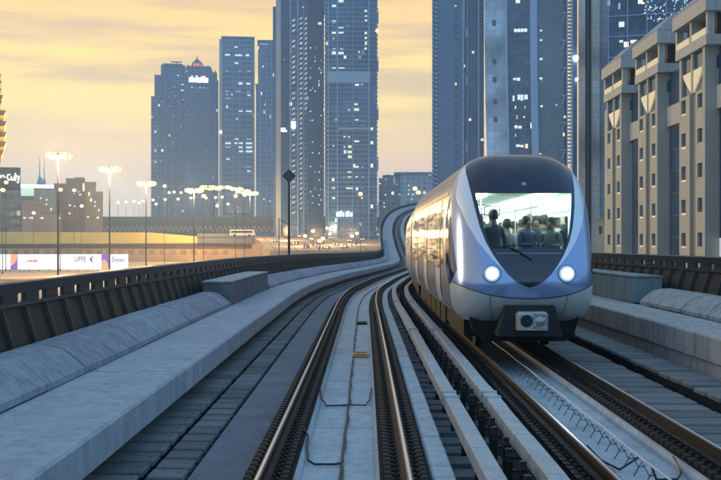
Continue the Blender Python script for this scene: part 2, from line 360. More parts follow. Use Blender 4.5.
def parapet(side, label):
    s = -1 if side < 0 else 1
    root = empty('parapet', (0, 0, 0), 0, label, 'parapet')
    dz = 0 if s < 0 else RZ; o = (lambda q: -q) if s < 0 else (lambda q: q+3.72)
    P = MB(); P.sweep([(o(4.74), .30+dz), (o(4.80), .30+dz), (o(5.09), 1.22+dz), (o(5.03), 1.22+dz)], YS); P.build('panel', panelm, root)
    r = MB(); r.sweep([(o(4.98), 1.42+dz), (o(5.22), 1.42+dz), (o(5.24), 1.45+dz), (o(5.22), 1.60+dz), (o(5.0), 1.60+dz), (o(4.96), 1.58+dz)], YS); r.build('top_rail', railm, root)
    r = MB(); r.sweep([(o(4.97), 1.224+dz), (o(5.13), 1.224+dz), (o(5.13), 1.275+dz), (o(4.97), 1.275+dz)], YS); r.build('lower_rail', ribm, root)
    st = MB(); st.box(-.03, .05, -.31, .31, 0, .146)
    repeat(root, 'stub_post', st, railm, [AM(y, o(5.08) if s < 0 else o(5.08), 1.275+dz) for y in rng(3, 505, 1.0)], 60)
    q = MB(); q.add([(-.0,-.03,0),(.05,-.03,0),(.05,.03,0),(0,.03,0),(-.27,-.03,.90),(-.22,-.03,.90),(-.22,.03,.90),(-.27,.03,.90)] if s < 0 else
                    [(-.05,-.03,0),(0,-.03,0),(0,.03,0),(-.05,.03,0),(.22,-.03,.90),(.27,-.03,.90),(.27,.03,.90),(.22,.03,.90)],
                    [(0,3,2,1),(4,5,6,7),(0,1,5,4),(1,2,6,5),(2,3,7,6),(3,0,4,7)])
    repeat(root, 'rib', q, ribm, [AM(y, o(4.735), .31+dz) for y in rng(3.5, 505, 1.0)], 60)
    return root
parapet(-1, 'dark metal parapet with a top rail and small gaps along the left walkway')
parapet(1, 'dark metal parapet with a top rail below the beige building')

def coping(side):
    s = -1 if side < 0 else 1
    dz = 0 if s < 0 else RZ; o = (lambda q: -q) if s < 0 else (lambda q: q+3.81)
    g = 'rounded grey coping blocks along the ' + ('left walkway' if s < 0 else 'right walkway')
    lab = 'rounded grey concrete coping block in the row between %s walkway and parapet' % ('left' if s < 0 else 'right')
    base = [(3.72,.315),(4.60,.315),(4.60,.70),(4.52,.73),(4.28,.72),(4.05,.665),(3.86,.52),(3.77,.44),(3.72,.40)]
    y = -8.0; k = 0
    boxr = (30.0, 41.0) if s < 0 else (27.2, 44.0)
    L_ = 1.72
    while y < 190:
        ln = L_ if y < 100 else 5.2
        a, b = y, y+ln
        y = b
        if b > boxr[0]+.5 and a < boxr[1]: continue
        pr = [(o(q), z+dz) for q, z in base]
        gp = .030 if k % 2 else .014
        jz = random.uniform(-.006, .006); jo = random.uniform(-.008, .008)
        pr = [(p+jo, z+jz+.006) for p, z in pr]
        m = MB(); m.sweep(pr, [a+gp] + ([a+ln/2] if ln < 3 else rng(a, b, 1.3)[1:-1]) + [b-gp])
        ob = m.build('coping_block', conc_c if s < 0 else conc_l, None, False); k += 1
        tag(ob, lab, 'coping block', g)
    m = MB(); m.sweep([(o(q), z+dz) for q, z in base], [y+.02] + [q for q in YS if q > y+1])
    tag(m.build('coping_run', conc if s < 0 else conc_l, None, True), 'far continuous run of coping climbing with the viaduct on the %s' % ('left' if s < 0 else 'right'), 'coping')
    # cable joint box standing in the row
    bx_ = MB(); n = 4; w_ = (boxr[1]-boxr[0])/n
    for i in range(n):
        a, b = boxr[0]+i*w_+.012, boxr[0]+(i+1)*w_-.012
        pr = [(o(3.73), .312+dz), (o(4.56), .312+dz), (o(4.56), 1.0+dz), (o(3.76), 1.0+dz), (o(3.73), .97+dz)]
        bx_.sweep(pr, seg(a, b))
    r_ = bx_.build('cable_box', conc_d if s < 0 else conc_g)
    tag(r_, 'tall grey rectangular concrete cable box on left walkway' if s < 0 else 'long greenish concrete cable box on right walkway beside the train', 'cable box')
    lid = MB(); lid.sweep([(o(3.71), 1.004+dz), (o(4.58), 1.004+dz), (o(4.58), 1.045+dz), (o(3.71), 1.045+dz)], seg(boxr[0]-.03, boxr[1]+.03))
    lid.build('lid', conc_l if s < 0 else conc_g, r_)
coping(-1); coping(1)

# ------------------------------------------------------------------ tracks
def track(off, label, ymax):
    root = empty('railway_track', (0, 0, 0), 0, label, 'railway track')
    b = MB()
    for a, e in segs(4.6, .03, start=1.0): b.sweep([(off-.42,-.446),(off+.42,-.446),(off+.42,-.36),(off-.42,-.36)], seg(a, e))
    b.build('bed_slab', conc_b, root)
    for s in (-1, 1):
        c = off+s*.7175
        rl = MB(); h = .031
        k_ = .015
        prof = [(c-.07,-.172),(c+.07,-.172),(c+.07,-.16),(c+.012,-.135),(c+.012,-.05),(c+h,-.04),(c+h,-.008),(c+k_,0),(c-k_,0),(c-h,-.008),(c-h,-.04),(c-.012,-.05),(c-.012,-.135),(c-.07,-.16)]
        rl.sweep(prof, YS, 1, [1,1,1,1,1,1,2,0,2,1,1,1,1,1]); ro = rl.build('rail', [railtop, railside, railworn], root)
        f = MB()
        for y in rng(2, 34, .21):
            M = AM(y, c, -.23)
            f.box(-.225, .225, -.08, .08, 0, .045, 0, M); f.box(-.15, -.05, -.04, .04, .045, .075, 0, M); f.box(.05, .15, -.04, .04, .045, .075, 0, M)
            f.box(-.12, -.095, -.015, .015, .075, .105, 0, M); f.box(.095, .12, -.015, .015, .075, .105, 0, M)
        for y in rng(34.4, ymax, .42): f.box(-.21, .21, -.11, .11, 0, .045, 0, AM(y, c, -.23)); 
        fo = f.build('rail_fastenings', clipm, ro); fo['kind'] = 'stuff'
        i, e = (c-s*.27, c+s*.235)
        pl = MB(); pr = [(i-s*.06,-.446),(i-s*.04,-.31),(i,-.26),(i,-.232),(e,-.232),(e,-.446)]
        pl.sweep(pr, YS, 1, [0,0,0,1,1,1]); pl.build('rail_plinth', [conc_b, black], root)
    return root
track(0.0, 'empty railway track in the middle of the picture ahead of the viewer', 110)
track(TS, 'railway track carrying the oncoming train on the right', 110)

def slab_run(name, o0, o1, z, m, length, label, cat, start=0.0, z0=-.446):
    b = MB()
    for a, e in segs(length, .03, start=start): b.sweep([(o0, z0), (o1, z0), (o1, z), (o0, z)], seg(a, e))
    return tag(b.build(name, m), label, cat)
slab_run('side_slab', -1.62, -1.0, -.36, conc_s, 6.3, 'flat bluish concrete strip between left rail and cable lids', 'concrete strip', 3.0)

def lids(o0, o1, z, m, label, n=72, pitch=.58, y0=3.0, yend=150):
    root = empty('cable_trough', AL(y0, (o0+o1)/2, z)*1.0, 0, label, 'cable trough')
    base = MB(); base.sweep([(o0+.02,-.444),(o1-.02,-.444),(o1-.02,z-.07),(o0+.02,z-.07)], YS); bo = base.build('trough_wall', black, root)
    bo.matrix_parent_inverse = Matrix.Translation(root.location).inverted()
    w = (o1-o0)/2; lid = MB(); lid.bbox(-w, w, -pitch/2+.06, pitch/2-.06, -.066, 0, .016)
    lid.box(w-.09, w-.05, -.03, .03, .0, .008)
    frames = []
    inv = Matrix.Translation(root.location).inverted()
    y = y0
    while y < yend:
        M = AM(y, (o0+o1)/2, z+random.uniform(-.006, .006)) @ Matrix.Rotation(R(random.uniform(-.9, .9)), 4, 'Y') @ Matrix.Rotation(R(random.uniform(-.7, .7)), 4, 'X') @ Matrix.Rotation(R(random.uniform(-.6, .6)), 4, 'Z')
        frames.append(inv @ M); y += pitch
    repeat(root, 'lid', lid, m, frames, n, stuffname='lid_run')
lids(-2.72, -2.14, -.30, lidm, 'wide row of grimy concrete trough lids under edge of the left walkway')
lids(-2.08, -1.68, -.335, lidm, 'narrow row of grimy concrete trough lids beside the flat concrete strip', pitch=.50)
lids(4.42, 5.28, -.20, lidb, 'wide row of pale trough lids beside right rail of the train track')
lids(5.42, 6.08, -.06, lidb, 'raised row of trough lids under edge of the right walkway', pitch=.62)

def middle():
    # row of concrete blocks beside the near track
    root = tag(MB().build('kerb_row', conc_b), 'row of short pale blue concrete kerb blocks beside near track', 'kerb row')
    b = MB(); y = -6.0; k = 0
    while y < 150:
        ln = random.choice((.75, 1.1, 1.25, .5)) if y < 60 else 3.0
        M = AM(y+ln/2, 1.09, -.446)
        b.bbox(-.115, .115, -ln/2+.018, ln/2-.018, 0, .30+random.uniform(-.008, .008), .02, 0, M); y += ln
    root.data = b.mesh('kerb_row', conc_b)
    tag(slab_run('edge_strip', .985, 1.01, -.30, conc_d, 12, 'thin dark concrete strip between the plinth and kerb blocks', 'concrete strip'))
    slab_run('cable_channel', 1.212, 2.35, -.442, black, 20, 'near black channel floor between the two tracks', 'channel', z0=-.449)
    # rungs on the deck between kerb row and conductor
    rg = MB(); 
    for y in rng(2, 70, .62): rg.box(-.095, .62, -.20, .20, .006, .06+random.uniform(-.01, .01), 0, AM(y+random.uniform(-.04,.04), 1.31, -.446))
    o = rg.build('spacer_slabs', conc_d); tag(o, 'dark spacer slabs like ladder rungs lying between kerb blocks and conductor cover', 'spacer slabs', kind='stuff')
    def conductor(o0, o1, zt, label, posts, po):
        r_ = empty('conductor_rail', (0, 0, 0), 0, label, 'conductor rail')
        c = MB(); k = 0
        for a, e in segs(1.9, .02, start=.3+posts*.7, b=160):
            j = random.uniform(-.006, .006)
            c.sweep([(o0+j, zt-.17), (o1+j, zt-.17), (o1+j, zt-.012), (o1-.02+j, zt), (o0+.02+j, zt), (o0+j, zt-.012)], seg(a, e)); k += 1
        c.build('cover', coverm, r_)
        for y in (13.9, 14.35, 24.5, 24.9, 37, 37.4): 
            cc = MB(); M = AM(y, (o0+o1)/2, zt-.11); w = (o1-o0)/2+.012; cc.box(-w, w, -.05, .05, -.02, .125, 0, M); cc.build('joint_band', coverm, r_)
        cr = MB(); cr.sweep([(o0+.05, zt-.26), (o1-.05, zt-.26), (o1-.05, zt-.175), (o0+.05, zt-.175)], seg(Y0, 160)); cr.build('live_rail', railside, r_)
        p = MB(); p.box(-.032, .032, -.03, .03, 0, zt+.46 if posts else .24); p.box(-.06, .06, -.05, .05, 0, .04)
        if posts: p.box(-.03, .19, -.02, .02, .26, .29); p.lathe([(.034,.34),(.046,.37),(.034,.40),(.046,.43),(.034,.46)], (0,0,0), 8)
        repeat(r_, 'bracket', p, darkm, [AM(y, po+(.05 if posts and i_ % 2 else 0), -.446) for i_, y in enumerate(rng(3.2, 120, 0.60 if posts else 1.5))], 80)
    conductor(1.40, 1.59, .05, 'pale segmented conductor rail cover nearer to the empty track', 0, 1.50)
    conductor(1.97, 2.17, .05, 'pale segmented conductor rail cover on dark posts nearer to the train', 1, 1.79)
middle()

def cables():
    c = MB(); rnd = random.Random(3)
    pts = []
    for y in rng(2, 60, .35):
        o = .03+.006*math.sin(y*.9)+rnd.uniform(-.005, .005); pts.append(AL(y, o, -.335))
    c.tube(pts, .014, 6); p2 = [p+Vector((.012+.014*math.sin(i*1.3), 0, .008*math.cos(i*1.3))) for i, p in enumerate(pts)]; c.tube(p2, .010, 5)
    ob = c.build('track_cable', cablem, None, True); tag(ob, 'black twisted cable lying along the middle of the empty track', 'cable')
    l = MB(); l.tube([AL(11.6,.04,-.33),AL(11.45,.02,-.33),AL(11.4,-.05,-.33),AL(11.4,-.28,-.33),AL(11.5,-.36,-.31),AL(12.0,-.40,-.27),AL(12.6,-.42,-.24),AL(12.9,-.5,-.2)], .014, 6)
    l.build('loop', cablem, ob, True)
    b = MB(); b.tube([AL(15.6,.04,-.33),AL(15.5,0,-.33),AL(15.45,-.3,-.33),AL(15.8,-.39,-.28),AL(16.6,-.45,-.22)], .014, 6); b.tube([AL(15.55,.04,-.33),AL(15.5,.3,-.33),AL(15.9,.37,-.3),AL(17,.40,-.28)], .012, 6)
    b.build('loop', cablem, ob, True)
    # pale conduit and stirrups in the right-hand track
    w = MB(); w.tube([AL(y, TS-.02+.01*math.sin(y*2.1), -.19) for y in rng(4, 40, .6)], .012, 6)
    wo = w.build('conduit', cablew, None, True); tag(wo, 'thin pale conduit on wire stirrups in bed of the right track', 'conduit')
    s = MB(); s.tube([(-.11,0,0),(-.02,0,.16),(.07,.03,0),(.15,.05,.01)], .0065, 5)
    repeat(wo, 'stirrup', s, cablem, [AM(y, TS-.04, -.36) for y in rng(5, 22, .42)], 60)
    l = MB(); l.tube([AL(10.7,TS-.02,-.2),AL(10.68,TS+.02,-.33),AL(10.7,TS+.25,-.33),AL(10.9,TS+.36,-.3),AL(11.3,TS+.39,-.22)], .014, 6)
    l.tube([AL(11.2,TS-.02,-.2),AL(11.15,TS-.25,-.33),AL(11.5,TS-.38,-.3),AL(12,TS-.42,-.24)], .014, 6)
    l.build('loop', cablem, wo, True)
    for y, o, m, lab in ((22.4, .19, yellowm, 'flat ochre marker plate lying on bed of the empty track'), (31.5, .2, darkm, 'farther dark marker plate lying on bed of the empty track')):
        M = AM(y, o, -.357); p = MB(); p.bbox(-.17, .17, -.35, .35, 0, .06, .015, 0, M); t = p.build('track_marker', m); tag(t, lab, 'marker plate')
        
        for e in (-.28, .2): q = MB(); q.box(-.13, .13, e, e+.08, .062, .068, 0, M); q.build('strap', darkm, t)
cables()

# ------------------------------------------------------------------ the train
silver = mat('train_silver', (.40, .385, .36), .26, .85, var=.02, vscale=2, stretch=(1, .2, 3), rv=.03)
silverb = mat('train_pillar_sheen', (.72, .77, .84), .3, .35, var=.02, vscale=1.5, rv=.03)  # bright reflection on the pillars put into a paler colour
blue = mat('train_blue_paint', (.30, .40, .62), .2, .5, var=.02, vscale=2, spec=.7, rv=.03)
skirtm = mat('train_skirt', (.56, .545, .51), .35, .25, var=.1, vscale=3)
maskm = mat('train_mask_glass', (.008, .013, .028), .08, 0, spec=.8)
underm = mat('underframe', (.012, .012, .012), .7, var=.4, vscale=5, spec=.12)
roofm = mat('train_roof', (.33, .34, .36), .4, .4, var=.1, vscale=2)
gangm = mat('gangway_rubber', (.02, .02, .02), .8)
hole = mat('coupler_dark', (.006, .006, .006), .6)
coupm = mat('coupler_metal', (.40, .40, .39), .45, .6, var=.2, vscale=12)
inwall = mat('cabin_lining', (.86, .90, .84), .5)
infloor = mat('cabin_floor', (.35, .38, .37), .5)
seatm = mat('seat_fabric', (.05, .12, .25), .8)
ceilm = lamp('cabin_light', (.84, 1.0, .90), 11.5)
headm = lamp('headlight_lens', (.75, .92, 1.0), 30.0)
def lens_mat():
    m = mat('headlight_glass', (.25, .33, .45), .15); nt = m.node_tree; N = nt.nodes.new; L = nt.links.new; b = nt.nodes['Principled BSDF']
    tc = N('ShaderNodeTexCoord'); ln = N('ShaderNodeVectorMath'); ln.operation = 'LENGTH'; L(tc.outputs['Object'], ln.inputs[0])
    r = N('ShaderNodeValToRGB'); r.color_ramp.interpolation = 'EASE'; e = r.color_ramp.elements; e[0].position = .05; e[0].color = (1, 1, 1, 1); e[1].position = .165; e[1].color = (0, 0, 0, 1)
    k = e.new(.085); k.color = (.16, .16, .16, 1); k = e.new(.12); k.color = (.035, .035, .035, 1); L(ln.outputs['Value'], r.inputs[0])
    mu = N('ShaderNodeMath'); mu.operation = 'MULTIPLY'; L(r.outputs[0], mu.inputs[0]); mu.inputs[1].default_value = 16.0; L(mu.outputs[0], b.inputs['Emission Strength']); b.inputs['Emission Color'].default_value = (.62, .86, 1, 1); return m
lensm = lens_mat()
def glass_mat():
    m = bpy.data.materials.new('windscreen_glass'); m.use_nodes = True; nt = m.node_tree; nt.nodes.clear(); N = nt.nodes.new; L = nt.links.new
    o = N('ShaderNodeOutputMaterial'); t = N('ShaderNodeBsdfTransparent'); t.inputs[0].default_value = (.86, .93, .95, 1)
    g = N('ShaderNodeBsdfGlossy'); g.inputs['Roughness'].default_value = .03; f = N('ShaderNodeFresnel'); f.inputs[0].default_value = 1.4
    x = N('ShaderNodeMixShader'); L(f.outputs[0], x.inputs[0]); L(t.outputs[0], x.inputs[1]); L(g.outputs[0], x.inputs[2]); L(x.outputs[0], o.inputs[0]); return m
glassm = glass_mat()
def window_glint_mat():
    m = mat('train_window', (.02, .025, .03), .07, spec=.8); nt = m.node_tree; N = nt.nodes.new; L = nt.links.new; b = nt.nodes['Principled BSDF']
    tc = N('ShaderNodeTexCoord'); mp = N('ShaderNodeMapping'); mp.inputs['Scale'].default_value = (1, .35, 9); L(tc.outputs['Object'], mp.inputs[0])
    n = N('ShaderNodeTexNoise'); n.inputs['Scale'].default_value = 1.3; n.inputs['Detail'].default_value = 5; L(mp.outputs[0], n.inputs['Vector'])
    r = N('ShaderNodeValToRGB'); e = r.color_ramp.elements; e[0].position = .42; e[0].color = (.10, .06, .02, 1); e[1].position = .68; e[1].color = (1.5, 1.0, .45, 1); L(n.outputs[0], r.inputs[0])  # gold reflection streaks and interior glow put into the glass emission
    L(r.outputs[0], b.inputs['Emission Color']); b.inputs['Emission Strength'].default_value = .5
    return m
winm = window_glint_mat()

W, ZC, HU, HL, NU, NL, ZB = 1.42, 1.9, 2.12, 1.36, 3.5, 5.0, .66
ZT = ZC+HU
def hw(z):
    q = (z-ZC)/HU if z > ZC else (ZC-z)/HL; n = NU if z > ZC else NL
    return W*max(0.0, 1-abs(q)**n)**(1/n)
def lean(z): return .24*max(0.0, z-1.35)**1.25
def nose(x, z, out=0.0):
    q = abs(z-ZC)/(HU if z > ZC else HL); n = NU if z > ZC else NL
    s = min(1.0, ((abs(x)/W)**n+q**n)**(1/n))
    d = 1.15*(1-max(0.0, 1-s**3.2)**.55)+lean(z)
    return Vector((x, d-out, z))
def inter(pts, z):
    for (a, b), (c, d) in zip(pts, pts[1:]):
        if a <= z <= c: return b+(d-b)*(z-a)/(c-a)
    return pts[0][1] if z < pts[0][0] else pts[-1][1]
MASK = [(1.34, 0.0), (1.37, .10), (1.45, .26), (1.6, .42), (1.78, .56), (1.95, .67), (2.2, .80), (2.5, .90), (2.9, .98), (3.3, 1.04), (3.6, 1.07), (3.8, 1.05), (3.93, .86), (3.99, .55), (4.02, .2)]
def mk(z): return min(inter(MASK, z), hw(z)*.985)
SCR = [(2.04, .70), (2.10, .72), (2.4, .81), (2.8, .89), (3.15, .945), (3.19, .94)]
SZ0, SZ1 = 2.07, 3.17
def sc_(z): return inter(SCR, z)
def zb(u): return 1.12+.30*abs(u)**2.2
def crescent(z): return inter([(1.6, 0), (1.8, .05), (2.1, .12), (2.6, .22), (3.1, .28), (3.5, .26), (3.8, .2), (4.02, 0)], z)

def person_mesh(pose):
    vs, es, rad = [], [], []
    def V(x, y, z, r): vs.append((x, y, z)); rad.append(r); return len(vs)-1
    pel = V(0, 0, .95, .15); ch = V(0, 0, 1.28, .175); nk = V(0, 0, 1.47, .06); hd = V(0, -.02, 1.58, .085); tp = V(0, -.01, 1.69, .082)
    es += [(pel, ch), (ch, nk), (nk, hd), (hd, tp)]
    nose_ = V(0, -.10, 1.57, .03); es.append((hd, nose_))
    for s in (-1, 1):
        h = V(s*.10, 0, .88, .095); k = V(s*.11, -.02, .48, .062); a = V(s*.11, .02, .09, .045); t = V(s*.12, -.15, .04, .04)
        es += [(pel, h), (h, k), (k, a), (a, t)]
        sh = V(s*.19, 0, 1.40, .065)
        if pose == 1 and s == 1: el = V(s*.26, -.08, 1.62, .045); wr = V(s*.22, -.05, 1.88, .032); hn = V(s*.22, -.05, 1.97, .036); dr = (0, -.02, .07)
        elif pose == 2: el = V(s*.25, -.02, 1.14, .045); wr = V(s*.12, -.24, 1.12, .032); hn = V(s*.06, -.28, 1.16, .036); dr = (-s*.03, -.05, .04)
        else: el = V(s*.25, .03, 1.12, .045); wr = V(s*.27, -.02, .88, .032); hn = V(s*.27, -.04, .80, .034); dr = (0, -.01, -.08)
        es += [(ch, sh), (sh, el), (el, wr), (wr, hn)]
        hp = Vector(vs[hn])
        for i in range(5):
            f = V(hp.x+(i-2)*.017, hp.y+dr[1]*(.9 if i in (0, 4) else 1.1)-.01*(i == 0), hp.z+dr[2]*(.55 if i == 0 else .9+.1*(i == 2)), .009); es.append((hn, f))
    me = bpy.data.meshes.new('person'); me.from_pydata(vs, es, []); o = bpy.data.objects.new('person_source', me); COL.objects.link(o)
    m = o.modifiers.new('s', 'SKIN'); 
    for i, sv in enumerate(me.skin_vertices[0].data): sv.radius = (rad[i], rad[i]*(.72 if i in (0, 1) else 1)); sv.use_root = i == 0
    o.modifiers.new('d', 'SUBSURF').render_levels = 2; o.modifiers['d'].levels = 2
    dg = bpy.context.evaluated_depsgraph_get(); out = bpy.data.meshes.new_from_object(o.evaluated_get(dg)); bpy.data.objects.remove(o); return out
skin_m = mat('skin', (.22, .125, .075), .6); hair_m = mat('hair', (.015, .012, .01), .6); trouser_m = mat('trousers', (.03, .035, .05), .8)

def train():
    o = AL(18.9, TS+.03, 0); heading = math.atan2(-(spl(27, 1)-spl(19, 1)), 8.0)
    root = empty('metro_train', o, heading, 'silver and blue driverless metro train coming on with both headlights lit', 'train')
    # --- leading car
    CL = 17.0
    body = MB()
    zs = [ZB, .70, .8, .9, 1.05, 1.25, 1.5, 1.9, 2.3, 2.6, 2.9, 3.1, 3.3, 3.45, 3.58, 3.68, 3.76, 3.82, 3.88, 3.94, 3.98, 4.0, ZT-.004]
    ring = [(-hw(z), z) for z in zs] + [(hw(z), z) for z in reversed(zs)]
    ys0 = [1.15+lean(z) for _, z in ring]
    n = len(ring)
    def tubebody(y_end, ystart=None):
        b = MB(); a = [(x, (ystart if ystart is not None else y), z) for (x, z), y in zip(ring, ys0)]; e = [(x, y_end, z) for x, z in ring]
        b.add(a+e, [(i, (i+1) % n, n+(i+1) % n, n+i) for i in range(n)]); b.add(e, [tuple(range(n))]); 
        if ystart is not None: b.add(a, [tuple(range(n))])
        return b
    car = tubebody(CL).build('car_body', silver, root, True)
    def patch(zlo, zhi, y0, y1, side, out, nv=8, ny=1):
        return MB().grid(lambda u, v: Vector((side*(hw(zlo+(zhi-zlo)*v)+out), y0+(y1-y0)*u, zlo+(zhi-zlo)*v)), ny, nv)
    def sides(car, L_, first):
        doors = [4.3, 9.0, 13.7] if first else [2.9, 8.2, 13.5]
        for s in (-1, 1):
            edges = [2.75 if first else .6] + [q for d in doors for q in (d-.72, d+.72)] + [L_-.5]
            for i in range(0, len(edges), 2):
                a, b = edges[i]+.12, edges[i+1]-.12
                if b-a > 2.2:
                    mdl = (a+b)/2
                    for p, q in ((a, mdl-.03), (mdl+.03, b)): patch(1.72, 2.92, p, q, s, .006).build('window', winm, car, True)
                elif b-a > .3: patch(1.72, 2.92, a, b, s, .006).build('window', winm, car, True)
            for d in doors:
                for t in (-1, 1):
                    y_a, y_b = sorted((d+t*.012, d+t*.69))
                    dl = patch(.86, 3.12, y_a, y_b, s, .010, 14).build('door', skirtm, car, True)
                    patch(1.6, 2.86, y_a+.13, y_b-.13, s, .017).build('window', winm, dl, True)
                fr = MB()
                for p in (d-.725, d-.006, d+.70): fr.merge(patch(.84, 3.16, p, p+.022, s, .013, 14))
                fr.build('door_seal', gangm, car)
            patch(.78, .84, 2.3 if first else .1, L_-.1, s, .012, 2).build('sill_strip', coverm, car, True)
            patch(3.2, 3.26, 2.3 if first else .1, L_-.1, s, .010, 2).build('drip_rail', roofm, car, True)
    sides(car, CL, True)
    # --- nose: regions laid on one curved surface
    cosu = lambda t: math.sin((t-.5)*math.pi)
    MB().grid(lambda u, v: (lambda uu: (lambda z: nose(uu*hw(z), z))(ZB+.002+(zb(uu)-ZB)*v))(cosu(u)), 48, 8).build('skirt', skirtm, root, True)
    for s in (-1, 1):
        def fn(u, v):
            e = math.sin(u*math.pi/2); z0 = zb(e); z = z0+(ZT-.002-z0)*math.sin(v*math.pi/2)
            a = mk(z)+min(crescent(z), max(0, hw(z)-mk(z))*.8) if z > 1.34 else 0.0
            return nose(s*(a+(hw(z)-a)*e), z)
        MB().grid(fn, 24, 64).build('front_panel', blue, root, True)
        def fp(u, v):
            z = 1.6+(4.015-1.6)*v; a = mk(z)-.01; b = mk(z)+min(crescent(z), max(0, hw(z)-mk(z))*.8)
            return nose(s*(a+(b-a)*u), z, .004)
        MB().grid(fp, 8, 60).build('pillar', silverb, root, True)
        # dark quarter window behind the corner
        def fq(u, v):
            z = 1.36+1.76*v; wq = max(.12, min(1, (z-1.30)/.35, (3.2-z)/.5))
            if u < .5:
                e = 1-(1-2*u)*.30*wq; a0 = mk(z)+min(crescent(z), max(0, hw(z)-mk(z))*.8); ee = math.sin(e*math.pi/2)
                return nose(s*(a0+(hw(z)-a0)*ee), z, .007)+Vector((s*.006*u*2, 0, 0))
            return Vector((s*(hw(z)+.008), 1.15+lean(z)+(u-.5)*2*.75*wq, z))
        MB().grid(fq, 24, 24).build('quarter_window', maskm, root, True)
    def strip(fa, fb, z0, z1, nu, nv, out, nm, m, par):
        return MB().grid(lambda u, v: (lambda z: nose(fa(z)+(fb(z)-fa(z))*u, z, out))(z0+(z1-z0)*v), nu, nv).build(nm, m, par, True)
    g = MB()
    def ms(fa, fb, z0, z1, nu, nv): g.grid(lambda u, v: (lambda z: nose(fa(z)+(fb(z)-fa(z))*u, z, .008))(z0+(z1-z0)*v), nu, nv)
    ms(lambda z: -mk(z), mk, 1.341, SZ0, 16, 24); ms(lambda z: -mk(z), mk, SZ1, 4.017, 20, 30)
    ms(lambda z: -mk(z), lambda z: -sc_(z), SZ0, SZ1, 4, 20); ms(sc_, mk, SZ0, SZ1, 4, 20)
    mask = g.build('front_mask', maskm, root, True)
    strip(lambda z: -sc_(z), sc_, SZ0, SZ1, 16, 12, .004, 'windscreen', glassm, root)
    wp = MB(); wp.grid(lambda u, v: nose(-.62+1.24*u, 1.98+.012*v, .02), 12, 1); wp.build('wiper', roofm, mask)
    mo = nose(0, 3.33, .03); q = MB(); q.lathe([(.03, 0), (.05, .01), (.05, .04)], mo, 12, 0, 'y'); q.build('marker_lamp', roofm, mask, True)
    sm = MB(); sm.grid(lambda u, v: (lambda uu: nose(uu*hw(zb(uu)), zb(uu)-.008+.016*v, .006))(cosu(u)), 48, 1)
    for q in (-.52, .52): sm.grid(lambda u, v: (lambda z: nose(q*hw(z)-.005+.01*u, z, .006))(ZB+.02+(zb(q)-ZB-.02)*v), 1, 8)
    so_ = sm.build('nose_seam', gangm, root)
    wa = MB(); wa.tube([nose(.05, 1.86, .03), nose(-.2, 2.02, .045), nose(-.42, 2.12, .04)], .014, 6); wa.tube([nose(-.62, 2.09, .03), nose(-.3, 2.14, .035), nose(.05, 2.13, .035)], .010, 6); wa.build('wiper_arm', gangm, root, True)
    # --- headlights
    for s in (-1, 1):
        p = nose(s*.71, 1.60, .055)
        h = MB(); h.lathe([(.175, .07), (.178, .0), (.168, -.012), (.16, .0)], p, 28, 0, 'y'); ho = h.build('headlight', blue, root, True)
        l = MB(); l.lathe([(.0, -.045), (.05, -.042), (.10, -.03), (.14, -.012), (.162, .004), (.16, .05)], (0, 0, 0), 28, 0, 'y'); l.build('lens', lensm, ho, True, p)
        ld = bpy.data.lights.new('headlight_beam', 'SPOT'); lo = bpy.data.objects.new('headlight_beam', ld); COL.objects.link(lo); lo.parent = root
        ld.energy = 14; ld.spot_size = R(70); ld.spot_blend = .9; ld.color = (.8, .93, 1); ld.shadow_soft_size = .12
        lo.location = p+Vector((0, -.14, 0)); lo.rotation_euler = (R(78), 0, R(180))
        # tail-lamp edge
        t = MB(); zz = 2.75; t.box(s*(hw(zz))-.02, s*(hw(zz))+.03, 1.95, 2.05, zz, zz+.16); 
        if s > 0: t.build('side_lamp', lamp('red_side_lamp', (1, .06, .04), 6), root)
    # --- coupler recess
    c = MB(); yf = -.03
    c.add([(-.46,yf,1.0),(.46,yf,1.0),(.62,yf,.42),(-.62,yf,.42),(-.46,1.2,1.0),(.46,1.2,1.0),(.62,1.2,.42),(-.62,1.2,.42)], [(0,1,2,3),(0,4,5,1),(1,5,6,2),(2,6,7,3),(3,7,4,0),(7,6,5,4)])
    co = c.build('coupler_housing', hole, root)
    k = MB(); k.bbox(-.29, .29, -.34, .0, .56, .90, .05); 
    cp = k.build('coupler', coupm, root)
    k = MB(); k.lathe([(.115, -.36), (.115, -.335), (.09, -.335)], (-.12, 0, .735), 20, 0, 'y'); k.build('coupler_cup', hole, cp, True)
    k = MB(); k.lathe([(.02, -.44), (.07, -.40), (.11, -.35), (.11, -.33)], (.13, 0, .735), 20, 0, 'y'); k.build('coupler_cone', coupm, cp, True)
    k = MB(); k.box(.02, .06, -.37, -.33, .60, .87); k.box(.02, .25, -.37, -.33, .60, .63); k.box(.02, .25, -.37, -.33, .84, .87); k.build('coupler_frame', coupm, cp)
